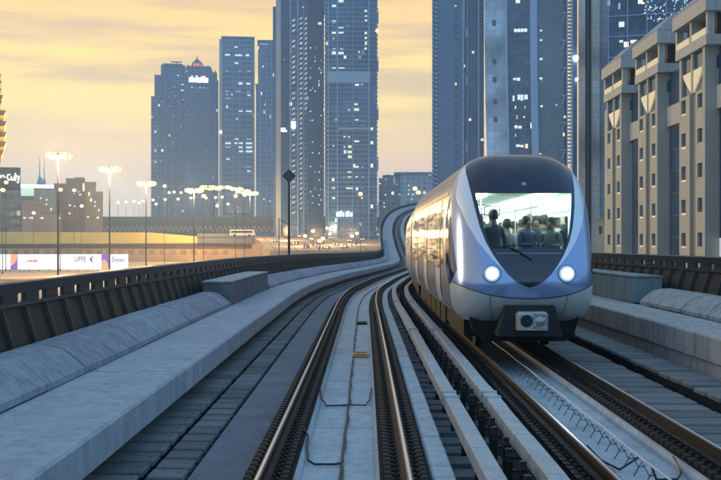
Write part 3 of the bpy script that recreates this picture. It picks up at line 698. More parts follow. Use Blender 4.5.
    # --- underframe, bogies
    def under(par, y0, y1, first):
        u = MB(); u.box(-1.12, 1.12, y0, y1, .30, .80)
        for a in rng(y0+4.2, y1-4.2, 1.7)[:-1]: u.box(-1.15, -.55, a, a+1.45, .20, .7); u.box(.55, 1.15, a, a+1.45, .22, .7)
        u.build('underframe', underm, par)
        for yc in (y0+2.2, y1-2.4):
            b = MB(); b.box(-1.0, -.86, yc-1.3, yc+1.3, .36, .56); b.box(.86, 1.0, yc-1.3, yc+1.3, .36, .56); b.box(-.9, .9, yc-.2, yc+.2, .35, .55)
            for dy in (-.95, .95):
                for s in (-1, 1): b.box(s*.93-.12, s*.93+.12, yc+dy-.16, yc+dy+.16, .22, .58)
            bo = b.build('bogie', underm, par)
            for dy in (-.95, .95):
                w = MB(); 
                for s in (-1, 1): w.lathe([(.36, -.06), (.395, -.06), (.37, .07), (.1, .07)], (s*.7175, yc+dy, .372), 24, 0, 'x')
                w.tube([(-.7, yc+dy, .37), (.7, yc+dy, .37)], .07, 8); w.build('wheelset', clipm, bo, True)
    under(root, 1.3, CL-.4, True)
    ap = MB(); ap.prism([(-1.08, .74), (1.08, .74), (.98, .44), (.8, .26), (-.8, .26), (-.98, .44)], .66, 1.3); ap.build('under_shadow_block', underm, root)  # added black block standing for the shadow under the nose
    # --- cabin seen through the windscreen
    cb = MB(); ix, y_a, y_b, fz, cz = 1.22, 2.0, CL-.5, 1.02, 3.22
    cb.add([(-ix,y_a,fz),(ix,y_a,fz),(ix,y_b,fz),(-ix,y_b,fz)], [(0,1,2,3)], 1)
    cb.add([(-ix,y_a,fz),(-ix,y_b,fz),(-ix,y_b,cz),(-ix,y_a,cz)], [(0,1,2,3)]); cb.add([(ix,y_a,fz),(ix,y_b,fz),(ix,y_b,cz),(ix,y_a,cz)], [(0,1,2,3)])
    cb.add([(-ix,y_a,cz),(ix,y_a,cz),(ix,y_b,cz),(-ix,y_b,cz)], [(0,1,2,3)]); cb.add([(-ix,y_b,fz),(ix,y_b,fz),(ix,y_b,cz),(-ix,y_b,cz)], [(0,1,2,3)])
    cab = cb.build('cabin', [inwall, infloor], root)
    for s in (-1, 1):
        for i in range(6):
            q = MB(); q.box(s*1.215-.006, s*1.215+.006, 2.5+i*2.35, 4.3+i*2.35, 1.75, 2.75); q.build('inner_window', maskm, cab)
            q = MB(); q.box(s*1.19-.015, s*1.19+.015, 2.3+i*2.35, 4.5+i*2.35, 2.86, 3.08); q.build('glow_strip', lamp('glow_pale' if i % 2 else 'glow_green', (.85, .95, .6) if i % 2 else (.45, .85, .65), 1.6), cab)  # added glowing strips that brighten the car interior
    d = MB(); d.box(-1.05, 1.05, 1.30, 1.75, fz, 1.92); d.build('dashboard', gangm, cab)
    for s in (-1, 1):
        l = MB()
        for i in range(9): l.box(s*.72-.2, s*.72+.2, 2.3+i*1.55, 3.5+i*1.55, cz-.05, cz-.012)
        l.build('ceiling_light', ceilm, cab)
        t = MB(); t.tube([(s*.55, 2.4, 2.95), (s*.55, 15.5, 2.95)], .018, 6)
        for i in range(6): t.tube([(s*.55, 3.2+i*2.3, fz), (s*.55, 3.2+i*2.3, cz-.03)], .018, 6)
        t.build('grab_pole', coverm, cab, True)
        st = MB()
        for i in range(5): st.bbox(s*.98-.2, s*.98+.2, 5.2+i*2.1, 6.9+i*2.1, fz+.38, fz+.47, .03); st.bbox(s*1.14-.05, s*1.14+.05, 5.2+i*2.1, 6.9+i*2.1, fz+.47, fz+.95, .03)
        st.build('bench_seat', seatm, cab)
    for x, y, w in ((-.62, 3.3, .34), (-.22, 3.9, .36)):
        q = MB(); q.box(x-w/2, x+w/2, y, y+.06, 2.80, 3.02); sc2 = q.build('hanging_screen', gangm, cab); q = MB(); q.box(x-w/2+.02, x+w/2-.02, y-.006, y-.002, 2.82, 3.0); q.build('display', lamp('display_face', (.7, .85, 1), 1.2), sc2)
    # --- second and third car
    def nextcar(ys, ye):
        a, b = AL(ys, TS, 0), AL(ye, TS, 0); inv = root.matrix_basis.inverted(); h = math.atan2(-(b.x-a.x), b.y-a.y)
        L_ = (b-a).length; M = inv @ (Matrix.Translation(a) @ Matrix.Rotation(h, 4, 'Z') @ Matrix.Rotation(math.asin((b.z-a.z)/L_), 4, 'X'))
        c = tubebody(L_, 0.0).build('car_body', silver, root, True); c.matrix_local = M; sides(c, L_, False); 
        u = MB(); u.box(-1.12, 1.12, .4, L_-.4, .30, .80); u.build('underframe', underm, c)
        return c
    nextcar(36.2, 53.0); nextcar(53.6, 70.4)
    for ys in (35.75, 53.0):
        g2 = MB(); sc3 = .90; A_ = AL(ys-.05, TS, 0); B_ = AL(ys+.65, TS, 0); inv = root.matrix_basis.inverted()
        for i in range(5):
            p = inv @ A_.lerp(B_, i/4); q_ = .9 if i % 2 else .86
            g2.add([(x*q_+p.x, p.y, (z-2)*q_+2+p.z) for x, z in ring], [tuple(range(n))] if i in (0, 4) else [])
        for i in range(4): g2.f += [(i*n+k_, i*n+(k_+1) % n, (i+1)*n+(k_+1) % n, (i+1)*n+k_) for k_ in range(n)]; g2.m += [0]*n
        g2.build('gangway', gangm, root)
    # --- passengers
    me = [person_mesh(p) for p in (0, 1, 2)]
    cl = [mat('shirt_dark', (.02, .03, .04), .8), mat('shirt_navy', (.03, .06, .13), .8), mat('shirt_grey', (.13, .15, .16), .8), mat('shirt_white', (.72, .74, .70), .8)]
    people = [(-.38, 2.45, 0, 0, 'person in dark top standing close behind the windscreen, left of the middle'), (-.02, 2.95, 0, 2, 'person in grey top standing in the middle near the windscreen'),
              (.36, 2.60, 2, 1, 'person in navy top holding a phone behind the windscreen'), (.66, 3.1, 0, 0, 'person in dark top standing at right end of the windscreen'),
              (-.72, 3.6, 2, 1, 'person in navy top farther back at the left cabin wall'), (.15, 4.3, 0, 3, 'person in white shirt standing farther back in the aisle'),
              (-.30, 5.2, 0, 0, 'person in dark top standing deep in the aisle'), (.55, 5.6, 0, 2, 'person in grey top deep in the car on the right'),
              (-.64, 2.9, 0, 2, 'person in grey top at left end of the windscreen'), (.92, 3.7, 0, 0, 'person in dark top leaning near the right cabin wall'), (.98, 4.9, 2, 3, 'person in white shirt at the right cabin wall'),
              (.86, 2.5, 2, 2, 'person in grey top standing nearest the right window corner'), (.98, 6.0, 0, 1, 'person in navy top deep along the right cabin wall'), (1.0, 7.4, 2, 0, 'person in dark top deepest along the right cabin wall'), (.62, 8.4, 0, 3, 'person in white shirt deepest in the aisle'), (.70, 4.1, 2, 0, 'person in dark top by the right cabin wall behind the first row'),
              (-.08, 6.4, 0, 1, 'person in navy top far back in the middle of the aisle'), (.36, 7.2, 0, 0, 'person in dark top farthest back in the aisle right of the middle'),
              (-.55, 6.9, 2, 3, 'person in white shirt far back on the left of the aisle'), (-.30, 3.3, 2, 0, 'person in dark top close behind the front standing figure')]
    Mr = root.matrix_basis
    for x, y, p, c, lab in people:
        m2 = me[p].copy(); m2.materials.clear()
        for k_ in (skin_m, cl[c], trouser_m): m2.materials.append(k_)
        for f in m2.polygons:
            z = f.center.z; f.material_index = 0 if (z > 1.47 and abs(f.center.x) < .13) or (abs(f.center.x) > .05 and (z < .9 and abs(f.center.x) > .22 or z > 1.83)) else (1 if z > .93 else 2); f.use_smooth = True
        po = link('person', m2); po.matrix_basis = Mr @ (Matrix.Translation((x, y, 1.025)) @ Matrix.Rotation(random.choice((-2.6, -1.5, -.6, 0, .5, 1.4, 2.7))+random.uniform(-.3, .3), 4, 'Z') @ Matrix.Scale(random.uniform(.90, 1.06), 4)); tag(po, lab, 'person')
        h = MB(); h.lathe([(.02, 1.775), (.07, 1.755), (.098, 1.70), (.102, 1.63), (.09, 1.57)], (0, .012, 0), 14); h.build('hair', hair_m, po, True)
train()

# ------------------------------------------------------------------ the city
def lit_mat(i): return [lamp('window_cool', (.74, .92, 1.0), .72), lamp('window_warm', (1, .82, .45), .8), lamp('window_green', (.78, .95, .62), .7), lamp('window_dim', (.55, .75, 1.0), .38)][i]
UNIT = {}
def windows(root, Y, lst, base):
    """lit windows given in photo pixels: (px, py, width, height, tint)"""
    for px, py, w, h, t in lst:
        if t not in UNIT: UNIT[t] = MB().box(-.5, .5, -.06, .10, -.5, .5).mesh('window', lit_mat(t))
        o = link('window', UNIT[t], root); o.location = (wx(px, Y)-base[0], -.10, wz(py, Y)-base[2]); o.scale = (w*Y/F, 1, h*Y/F)
def tower_root(name, x0, x1, Y, label, cat='tower'):
    b = (wx((x0+x1)/2, Y), Y, GZ); a = math.atan2(b[0], Y); e = empty(name, b, -a, label, cat); e.scale.x = math.cos(a); return e, b
def slab(mb, base, x0, x1, ya, yb, Y, d0, d1, mi=0):
    """box in photo pixels (x0..x1, top ya, bottom yb or None=ground) from depth d0 to d1 behind Y"""
    mb.box(wx(x0, Y)-base[0], wx(x1, Y)-base[0], d0, d1, (wz(yb, Y)-GZ) if yb is not None else 0, wz(ya, Y)-GZ, mi)
wallb = mat('tower_wall_blue', (.085, .165, .30), .6, var=.1, vscale=.08)
wallg = mat('tower_wall_grey', (.14, .23, .35), .65, var=.1, vscale=.08)
trimb = mat('tower_trim_pale', (.25, .38, .53), .55, var=.08, vscale=.1)
bandb = mat('tower_band_blue', (.14, .25, .40), .5, var=.1, vscale=.1)
darkg = mat('tower_dark_glass', (.025, .06, .125), .15, var=.3, vscale=.15)
finw  = mat('tower_fin_pale', (.38, .39, .42), .5, var=.12, vscale=.05)
redl  = lamp('red_lantern', (1, .10, .10), 1.4)
aviation = lamp('aviation_light', (1, .35, .22), 4)
sign_w = lamp('roof_sign_white', (.92, .92, 1.0), 3.0)
soffit = lamp('balcony_soffit_light', (.85, .82, .80), .42)

def tower_hotel():
    Y = 900; r, b = tower_root('hotel_tower', 151, 219, Y, 'wide stepped bluish tower with a red lit dome on its roof')
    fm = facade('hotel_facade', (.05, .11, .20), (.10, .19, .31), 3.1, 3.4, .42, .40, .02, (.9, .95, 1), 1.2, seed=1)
    m = MB()
    for x0, x1, yt, d in ((151, 154.5, 96, 6), (154.5, 161, 75, 3), (161, 185, 65, 0), (185, 212, 68, -2), (212, 217.5, 71, 2), (217.5, 219, 78, 8)): slab(m, b, x0, x1, yt, None, Y, d, 45)
    m.build('wall', fm, r)
    p = MB()
    for x in (157.6, 165, 172.5, 180, 185, 190.3, 196, 201.5, 207, 212, 215): p.box(wx(x, Y)-b[0]-.55, wx(x, Y)-b[0]+.55, -3.2, -.5, 0, wz(70 if x > 160 else 77, Y)-GZ)
    p.build('pilaster', wallb, r)
    c = MB()
    for x0, x1, yt in ((163, 182.5, 64.3), (186, 211, 66.2)): slab(c, b, x0, x1, yt, yt+1.4, Y, -2.8, 42)
    for x in (188.5, 192, 196, 200, 204, 208): slab(c, b, x-.7, x+.7, 65.2, 66.6, Y, -2.9, 0)
    c.build('cornice', wallg, r)
    d = MB(); cx = wx(197.3, Y)-b[0]; z0 = wz(66, Y)-GZ; u = Y/F
    d.lathe([(5.6*u, 0), (5.6*u, .8*u), (5.0*u, 1*u)], (cx, 10, z0), 20); d.lathe([(5.6*u, 4.2*u), (5.0*u, 5.4*u), (3.4*u, 7.2*u), (1.6*u, 8.6*u), (.5*u, 10.5*u), (.15*u, 13.5*u)], (cx, 10, z0), 20)
    for k in range(10): a = k*math.pi/5; d.box(cx+5.1*u*math.cos(a)-.35, cx+5.1*u*math.cos(a)+.35, 10+5.1*u*math.sin(a)-.35, 10+5.1*u*math.sin(a)+.35, z0+.9*u, z0+4.3*u)
    do = d.build('dome', wallb, r, True); l = MB(); l.lathe([(4.5*u, .9*u), (4.5*u, 4.2*u)], (cx, 10, z0), 20); l.build('lantern', redl, do, True)
    s = MB(); slab(s, b, 188.3, 209, 75.5, 83.5, Y, -4.2, -3.6); so = s.build('roof_sign', wallg, r)
    s = MB(); xx = 189
    for w, h0, h1 in ((2.0, 78, 82.6), (1.4, 76.5, 82.6), (2.4, 78.5, 82.6), (1.2, 76, 82.6), (3.0, 78, 82.8), (2.2, 77, 82.6), (1.2, 76.2, 82.6), (2.6, 78.2, 82.6)): slab(s, b, xx, xx+w, h0, h1, Y, -4.5, -4.2); xx += w+.42
    s.build('sign_lettering', sign_w, so)
    k = MB(); slab(k, b, 176.5, 177.5, 59.5, 65, Y, 12, 13); slab(k, b, 171, 181.5, 59.2, 60.3, Y, 12, 13); k.build('roof_crane', wallb, r)
    rnd = random.Random(4); lw = [(182.5, 84.5, 2.6, 1.1, 0), (182.3, 90.3, 3, 1.2, 0), (178, 75.5, 1.4, 1.2, 0), (182, 76, 1.2, 1, 3), (174, 87, 2.5, 1, 3), (192, 87.5, 1.6, 1, 2), (196, 87.3, 1.4, 1, 2), (200, 87.5, 1.6, 1, 2), (204, 87.6, 1.3, 1, 2), (165, 97.5, 1.4, 1.2, 3), (159.5, 97, 1, 1.2, 3), (165, 102.8, 1.4, 1, 3), (169.5, 97, 1, 1.2, 3)]
    lw += [(rnd.uniform(156, 215), rnd.uniform(95, 205), .9, .9, rnd.choice((0, 3, 3, 1))) for _ in range(46)]
    windows(r, Y, [(a, c_, w, h, t) for a, c_, w, h, t in lw], (b[0], 0, GZ))
    for o in list(r.children):
        if o.name.startswith('window'): o.location.y = -2.4 if wx(185, Y)-b[0] < o.location.x < wx(212, Y)-b[0] else -.1
tower_hotel()

def tower_slender():
    Y = 820; r, b = tower_root('slender_tower', 219, 254.5, Y, 'slim dark glass tower with a pale left edge and white lit floors')
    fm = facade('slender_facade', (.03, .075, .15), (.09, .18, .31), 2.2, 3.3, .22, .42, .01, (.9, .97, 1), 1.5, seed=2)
    m = MB(); slab(m, b, 222.5, 253.5, 38, None, Y, 0, 26); m.build('wall', fm, r)
    t = MB(); slab(t, b, 219.3, 222.4, 39.5, None, Y, -1, 27); t.build('side_fin', finw, r)
    t = MB(); slab(t, b, 253.6, 254.8, 37.5, None, Y, -.5, 27); t.build('edge_fin', finw, r)
    t = MB(); slab(t, b, 221.3, 254.9, 36.6, 38.2, Y, -1.4, 27); t.build('roof_slab', wallb, r)
    p = MB()
    for x in (226, 233, 239.5, 247): p.box(wx(x, Y)-b[0]-.35, wx(x, Y)-b[0]+.35, -.5, 0, 0, wz(38.4, Y)-GZ)
    p.build('mullion', bandb, r)
    fl = MB()
    for k in range(40): fl.box(wx(222.5, Y)-b[0], wx(253.5, Y)-b[0], -.4, .0, 4+k*4.35, 5.1+k*4.35)
    fl.build('floor_band', bandb, r)
    L_ = [(236, 47, 3.4, 1.3, 0), (227.5, 55, 5, 1.6, 0), (238.5, 55.2, 7, 1.7, 0), (247.5, 55, 3.6, 2, 0), (236.5, 63.2, 3.4, 1.8, 0), (240.5, 83.4, 4, 2.4, 0), (248.3, 83.5, 4.4, 1.8, 0), (227, 91.5, 4, 1, 3), (238, 91.3, 5, 1, 3), (248.5, 91.5, 3, 1, 3), (228, 98.6, 5, 1, 3), (249, 95, 3, 1.4, 0), (227, 95, 3, 1, 3),
          (227.2, 71, 2, 1, 3), (240, 71, 2, 1, 3), (249, 71, 4, 1, 3), (240.6, 111, 4, 1.4, 0), (249, 111.1, 6, 1.4, 0), (237, 118.8, 2, 1.3, 0), (228, 143.4, 5.6, 1.7, 0), (228, 147.3, 5.4, 1.3, 3), (236.5, 139, 4, 1.2, 0), (241, 143.2, 4, 1.6, 0), (236, 143.2, 3, 1.6, 0), (249, 139, 5, 1.1, 3), (249, 143.2, 6.4, 1.8, 0), (249, 147.3, 6, 1.8, 0), (240.5, 147.3, 4, 1.6, 0), (241, 151.4, 4, 1.8, 0), (249.2, 151.3, 6.6, 2, 0), (228, 159, 3.6, 1.4, 0), (248.5, 166.7, 4, 1, 3), (249, 171, 5, 1.1, 3)]
    windows(r, Y, L_, (b[0], 0, GZ))
    for o in r.children:
        if o.name.startswith('window'): o.location.y = -.5
    a = MB(); a.lathe([(.1, -1.4), (1.2, -.6), (1.2, .6), (.1, 1.4)], (wx(220.8, Y)-b[0], -1.8, wz(132.5, Y)-GZ), 10); a.build('aviation_lamp', aviation, r, True)
tower_slender()

def tower_narrow():
    Y = 760; r, b = tower_root('narrow_tower', 255.5, 277, Y, 'narrow blue tower with its top stepped back behind the pale finned one')
    fm = facade('narrow_facade', (.045, .11, .21), (.10, .19, .32), 2.4, 3.5, .35, .35, .015, (.9, .95, 1), 1.2, seed=3)
    m = MB(); slab(m, b, 255.8, 278, 84, None, Y, 2, 30); slab(m, b, 258, 278, 40, 84, Y, 2.4, 29); m.build('wall', fm, r)
    t = MB(); slab(t, b, 257.3, 278, 39.4, 40.8, Y, 1.6, 29); slab(t, b, 255.3, 278, 83.4, 84.4, Y, 1.4, 30); t.build('cornice', bandb, r)
    p = MB()
    for x in (260.5, 266, 271.5): p.box(wx(x, Y)-b[0]-.4, wx(x, Y)-b[0]+.4, 1.6, 2.3, 0, wz(42, Y)-GZ)
    p.build('pilaster', bandb, r)
    windows(r, Y, [(264, 43.6, 9, 1.1, 3), (263, 66, 1.6, 1.6, 1), (265, 104, 1.3, 1.3, 0), (265.5, 113, 1.4, 1.2, 0), (271, 111.5, 1, 1.2, 3), (271.4, 149, 1.3, 1.2, 0), (271.5, 151, 1.2, 1, 3), (262, 160, 1, 1, 3), (267, 188, 1, 1, 3), (264, 199, 2, 1.2, 1), (270, 201, 2, 1.2, 0)], (b[0], 0, GZ))
    for o in r.children:
        if o.name.startswith('window'): o.location.y = 1.7
tower_narrow()

def tower_balcony():
    Y = 560; r, b = tower_root('balcony_tower', 274, 324, Y, 'tall dark blue tower with columns of small lit balconies and a pale vertical fin', 'tower')
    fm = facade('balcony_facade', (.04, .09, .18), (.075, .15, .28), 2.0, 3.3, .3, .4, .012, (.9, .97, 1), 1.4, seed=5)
    m = MB(); slab(m, b, 272.8, 276, 6, None, Y, 2, 26); slab(m, b, 280.8, 324, -62, None, Y, 0, 28); m.build('wall', fm, r)
    f = MB(); slab(f, b, 276, 281, -60, None, Y, -1.4, 24); f.build('fin', finw, r)
    g = MB(); slab(g, b, 283, 289.5, -62, None, Y, -.8, 0); slab(g, b, 308.5, 323.5, -62, None, Y, -1.0, 0); g.build('glass_bay', darkg, r)
    s = MB(); slab(s, b, 289.8, 291, -62, None, Y, -1.2, 0); slab(s, b, 297.2, 298.6, -62, None, Y, -1.6, 0); slab(s, b, 303.6, 304.4, -62, None, Y, -1.6, 0); slab(s, b, 324, 328, -62, 14, Y, -1.2, 2); s.build('pier', trimb, r)
    me = {}
    n = 0; st = MB()
    for xc, w, ya, dy in ((293.6, 3.0, 21, 5.2), (301, 2.3, 19, 5.0), (305.9, 2.2, 19, 5.0)):
        y = ya; 
        while y < 214:
            k = MB(); X = wx(xc, Y)-b[0]; wd = w*Y/F/2; z = wz(y, Y)-GZ
            q = [(X-wd, -.75, z-.5), (X+wd, -.75, z+.35), (X+wd, -.75, z+1.15), (X-wd, -.75, z+.3)]
            vs = q+[(a, 0, c) for a, _, c in q]
            k.add(vs, [(0,1,2,3),(7,6,5,4),(0,4,5,1),(1,5,6,2),(2,6,7,3),(3,7,4,0)])
            n += 1
            if n <= 96 and (int(y) % 4 != 0 or xc > 300): k.build('balcony', soffit, r)
            else: st.merge(k)
            y += dy
    o = st.build('balcony_run', bandb, r); o['kind'] = 'stuff'
    sg = MB(); slab(sg, b, 280.7, 287.2, 127.5, 132.5, Y, -1.8, -1.4); so = sg.build('wall_sign', darkg, r)
    k = MB()
    for x0, x1, ya, yb in ((281, 282.2, 128.5, 132), (282.6, 284, 128.2, 129.2), (282.6, 284, 130, 131), (284.4, 285.4, 128.4, 132.2), (285.8, 287, 130.6, 132.2), (282.4, 284.6, 131.6, 132.3)): slab(k, b, x0, x1, ya, yb, Y, -2.0, -1.8)
    k.build('lettering', sign_w, so)
    k = MB(); slab(k, b, 291.3, 295.6, 121.5, 128.5, Y, -1.2, -.8); k.build('lit_panel', sign_w, r)
    rnd = random.Random(9)
    windows(r, Y, [(319.8, 23.5, 3.5, 2.4, 0), (303, 7.5, 1.2, 1.2, 0), (301, 43.5, 1.3, 2, 0), (310.5, 48, 1.4, 1.2, 0), (315.3, 48, 1.2, 1.2, 3), (315, 57.6, 1.2, 1.2, 3), (284, 60, 1.2, 1.2, 3)]+[(rnd.choice((310.5, 312.5, 315.2, 319, 321)), rnd.uniform(60, 212), 1.1, 1.3, rnd.choice((0, 0, 3))) for _ in range(36)], (b[0], 0, GZ))
    for o in r.children:
        if o.name.startswith('window'): o.location.y = -1.1
tower_balcony()

def tower_banded():
    Y = 520; r, b = tower_root('banded_tower', 323, 379, Y, 'broad blue tower with horizontal floor bands and scattered greenish lit rooms', 'tower')
    fm = facade('banded_facade', (.045, .10, .20), (.10, .20, .35), 1.55, 2.36, .16, .2, .02, (.85, .95, .7), 1.1, seed=6)
    m = MB(); slab(m, b, 325, 377, -55, None, Y, 0, 30); m.build('wall', fm, r)
    fl = MB(); y = -54
    k = 0
    while y < 214:
        fl.box(wx(328.6, Y)-b[0], wx(369, Y)-b[0], -.7, 0, wz(y+1.0, Y)-GZ, wz(y, Y)-GZ)
        if k % 3 == 0: fl.box(wx(369.5, Y)-b[0], wx(377.4, Y)-b[0], -.4, 0, wz(y+.9, Y)-GZ, wz(y, Y)-GZ)
        fl.box(wx(324.4, Y)-b[0], wx(328.2, Y)-b[0], -1.0, 0, wz(y+1.6, Y)-GZ, wz(y, Y)-GZ); y += 4.72; k += 1
    fl.build('floor_band', bandb, r)
    for q in ((327, 370, 71.5, 82.5), (337, 369, 127.5, 129.5)): bl = MB(); slab(bl, b, *q, Y, -.9, 0); bl.build('plant_floor', trimb, r)
    p = MB()
    for x, w in ((328.4, .9), (337.5, 1.0), (353, .5), (369, 1.1)): slab(p, b, x-w/2, x+w/2, -55, None, Y, -1.0, 0)
    p.build('pilaster', trimb, r)
    h = MB()
    for yc in (12, 61, 110, 160, 206):
        for i in range(5): slab(h, b, 376.5, 378.6-.2*(i % 2), yc+i*2, yc+i*2+1.0, Y, 0, 4)
        slab(h, b, 378, 378.5, yc-4, yc+10, Y, 0, 4)
    for i in range(60): slab(h, b, 377, 377.7, -50+i*4.4, -49+i*4.4, Y, 0, 6)
    h.build('corner_balcony', bandb, r)
    L_ = [(334, 6, 4, 2.2, 0), (341, 1, 5, 3, 2), (334, 21.7, 4, 2.2, 0), (334, 32.4, 4, 3, 2), (341, 32.3, 5, 2.6, 2), (341, 27.3, 5, 2, 2), (348, 26.6, 2.4, 1.8, 3), (365.8, 11.5, 2.6, 3, 2), (366, 16.5, 2.4, 2, 2), (366, 20.7, 2.4, 2, 2), (365.8, 33, 2.6, 2.4, 2), (365.8, 38, 2.4, 2, 2), (333.5, 38.5, 2.4, 1.6, 3), (334, 53, 4, 3, 0), (341, 53.2, 5.4, 2.4, 0), (334, 49, 3, 1.6, 3), (341.5, 49, 3.4, 1.6, 3), (365.5, 48.6, 2.6, 2, 2), (359, 52, 1.6, 1.6, 0), (334, 68.5, 4, 2, 2), (341.6, 68.5, 6, 2, 2), (357, 84.4, 4, 2.8, 0), (362, 84.6, 2.4, 1.6, 3),
          (356, 104.3, 3.6, 1.7, 2), (356.5, 109.5, 5, 2.6, 2), (349, 109.8, 3, 2, 3), (356.7, 120.5, 3.4, 2.2, 0), (362.2, 121, 1.8, 1.6, 3), (362.4, 125.6, 2, 1.4, 3), (344.5, 136.8, 2, 1.3, 0), (349, 137, 1.8, 1.3, 0), (356.7, 141, 5, 2.2, 2), (344.5, 147, 1.6, 1.4, 0), (349.8, 146.7, 3.6, 2.4, 2), (349.8, 152, 4.4, 2.4, 2), (349.8, 156.8, 4, 2.6, 2), (356.8, 167, 4, 2, 2), (362.4, 167.5, 1.6, 2, 3), (349.5, 172.4, 4, 2, 2), (349.6, 177.4, 4, 2, 2), (356.6, 177, 2, 2, 0), (363, 177.3, 1.2, 1.6, 0), (344, 177.5, 1.4, 1.4, 2), (349.4, 187.8, 7, 2.4, 2), (362, 187.6, 1.6, 2, 3), (333.5, 187.6, 3.4, 2.4, 2), (333.7, 198, 3, 2, 2), (333.5, 146, 1.2, 1.4, 0), (362, 198, 1.6, 1.4, 1)]
    windows(r, Y, L_, (b[0], 0, GZ))
    for o in r.children:
        if o.name.startswith('window'): o.location.y = -.45
    a = MB(); a.lathe([(.1, -1), (.8, -.4), (.8, .4), (.1, 1)], (wx(377, Y)-b[0], -.6, wz(30.8, Y)-GZ), 10); a.build('aviation_lamp', aviation, r, True)
    k = MB(); 
    for i, x in enumerate((336.5, 338.6, 340.4, 343, 345.8, 348, 350.4)): slab(k, b, x, x+(1.2 if i % 2 else 1.8), 212.6-(i % 3)*.7, 216.4, Y, -2.2, -1.9)
    k.build('street_sign', sign_w, r)
tower_banded()

def far_blocks():
    Y = 760
    r, b = tower_root('grey_office_block', 396, 434, Y, 'low pale grey-blue block with a dark roof edge behind the rising viaduct', 'building')
    m = MB(); slab(m, b, 400.5, 434, 174, None, Y, 0, 40); m.build('wall', facade('office_pale', (.20, .25, .31), (.33, .38, .44), 4.2, 3.6, .5, .45, .02, seed=8), r)
    m = MB(); slab(m, b, 394.5, 400.5, 175.5, None, Y, 1, 40); m.build('side_wall', wallb, r)
    t = MB(); slab(t, b, 394, 434, 172.2, 174.6, Y, -1, 40)
    for x, h in ((400, 1.2), (403, .8), (406, 1.4), (418, 1.3), (430, 1)): slab(t, b, x, x+1.4, 172.2-h, 172.3, Y, 8, 12)
    t.build('roof', wallb, r)
    windows(r, Y, [(408.7, 185.5, 1.3, 1.3, 0), (409, 190, 1.3, 1.2, 0), (408.6, 194, 1.6, 1.4, 0), (413, 194.5, 1.6, 1.6, 0), (412, 199, 1.4, 1.2, 0), (399, 194.4, 2.6, 1.2, 0), (430.5, 191, 2, 1, 3), (425, 196, 2, 1.4, 1)], (b[0], 0, GZ))
    Y = 640
    r, b = tower_root('stepped_grey_block', 377, 397, Y, 'low blue-grey stepped block at foot of the banded tower', 'building')
    m = MB(); slab(m, b, 378.8, 383, 178, None, Y, 1, 30); slab(m, b, 383, 394, 176, None, Y, 0, 30); slab(m, b, 394, 399, 184, None, Y, 2, 30)
    m.build('wall', facade('stepped_facade', (.13, .17, .22), (.2, .25, .31), 2.6, 3.3, .4, .4, .05, seed=9), r)
    t = MB(); slab(t, b, 382.6, 394.4, 175.2, 176.2, Y, -.6, 30); slab(t, b, 386, 390, 174.3, 175.4, Y, 4, 12); t.build('roof', wallb, r)
    windows(r, Y, [(385.4, 194.7, 1.4, 1.4, 0), (384, 203, 1.6, 1.2, 0), (384.3, 207, 1.6, 1.4, 0), (379.6, 183.5, 2, 1.6, 0), (385.6, 179, 1.8, 1.3, 3), (379, 200, 1, 1, 3)], (b[0], 0, GZ))
far_blocks()

def curve_strip(mb, b, xa, xb, ya, yb, Y, d0, d1, bow, n=24, mi=0):
    """vertical strip whose two edges bow sideways with height"""
    zs = [ya+(yb-ya)*i/n for i in range(n+1)]; vs = []
    for py in zs:
        for x, d in ((xa, d0), (xb, d0), (xb, d1), (xa, d1)): vs.append((wx(x+bow(py), Y)-b[0], d, wz(py, Y)-GZ))
    fs = [(0,1,2,3), (n*4+3, n*4+2, n*4+1, n*4)]
    for i in range(n):
        for k in range(4): fs.append((i*4+k, i*4+(k+1) % 4, i*4+4+(k+1) % 4, i*4+4+k))
    mb.add(vs, fs, mi)

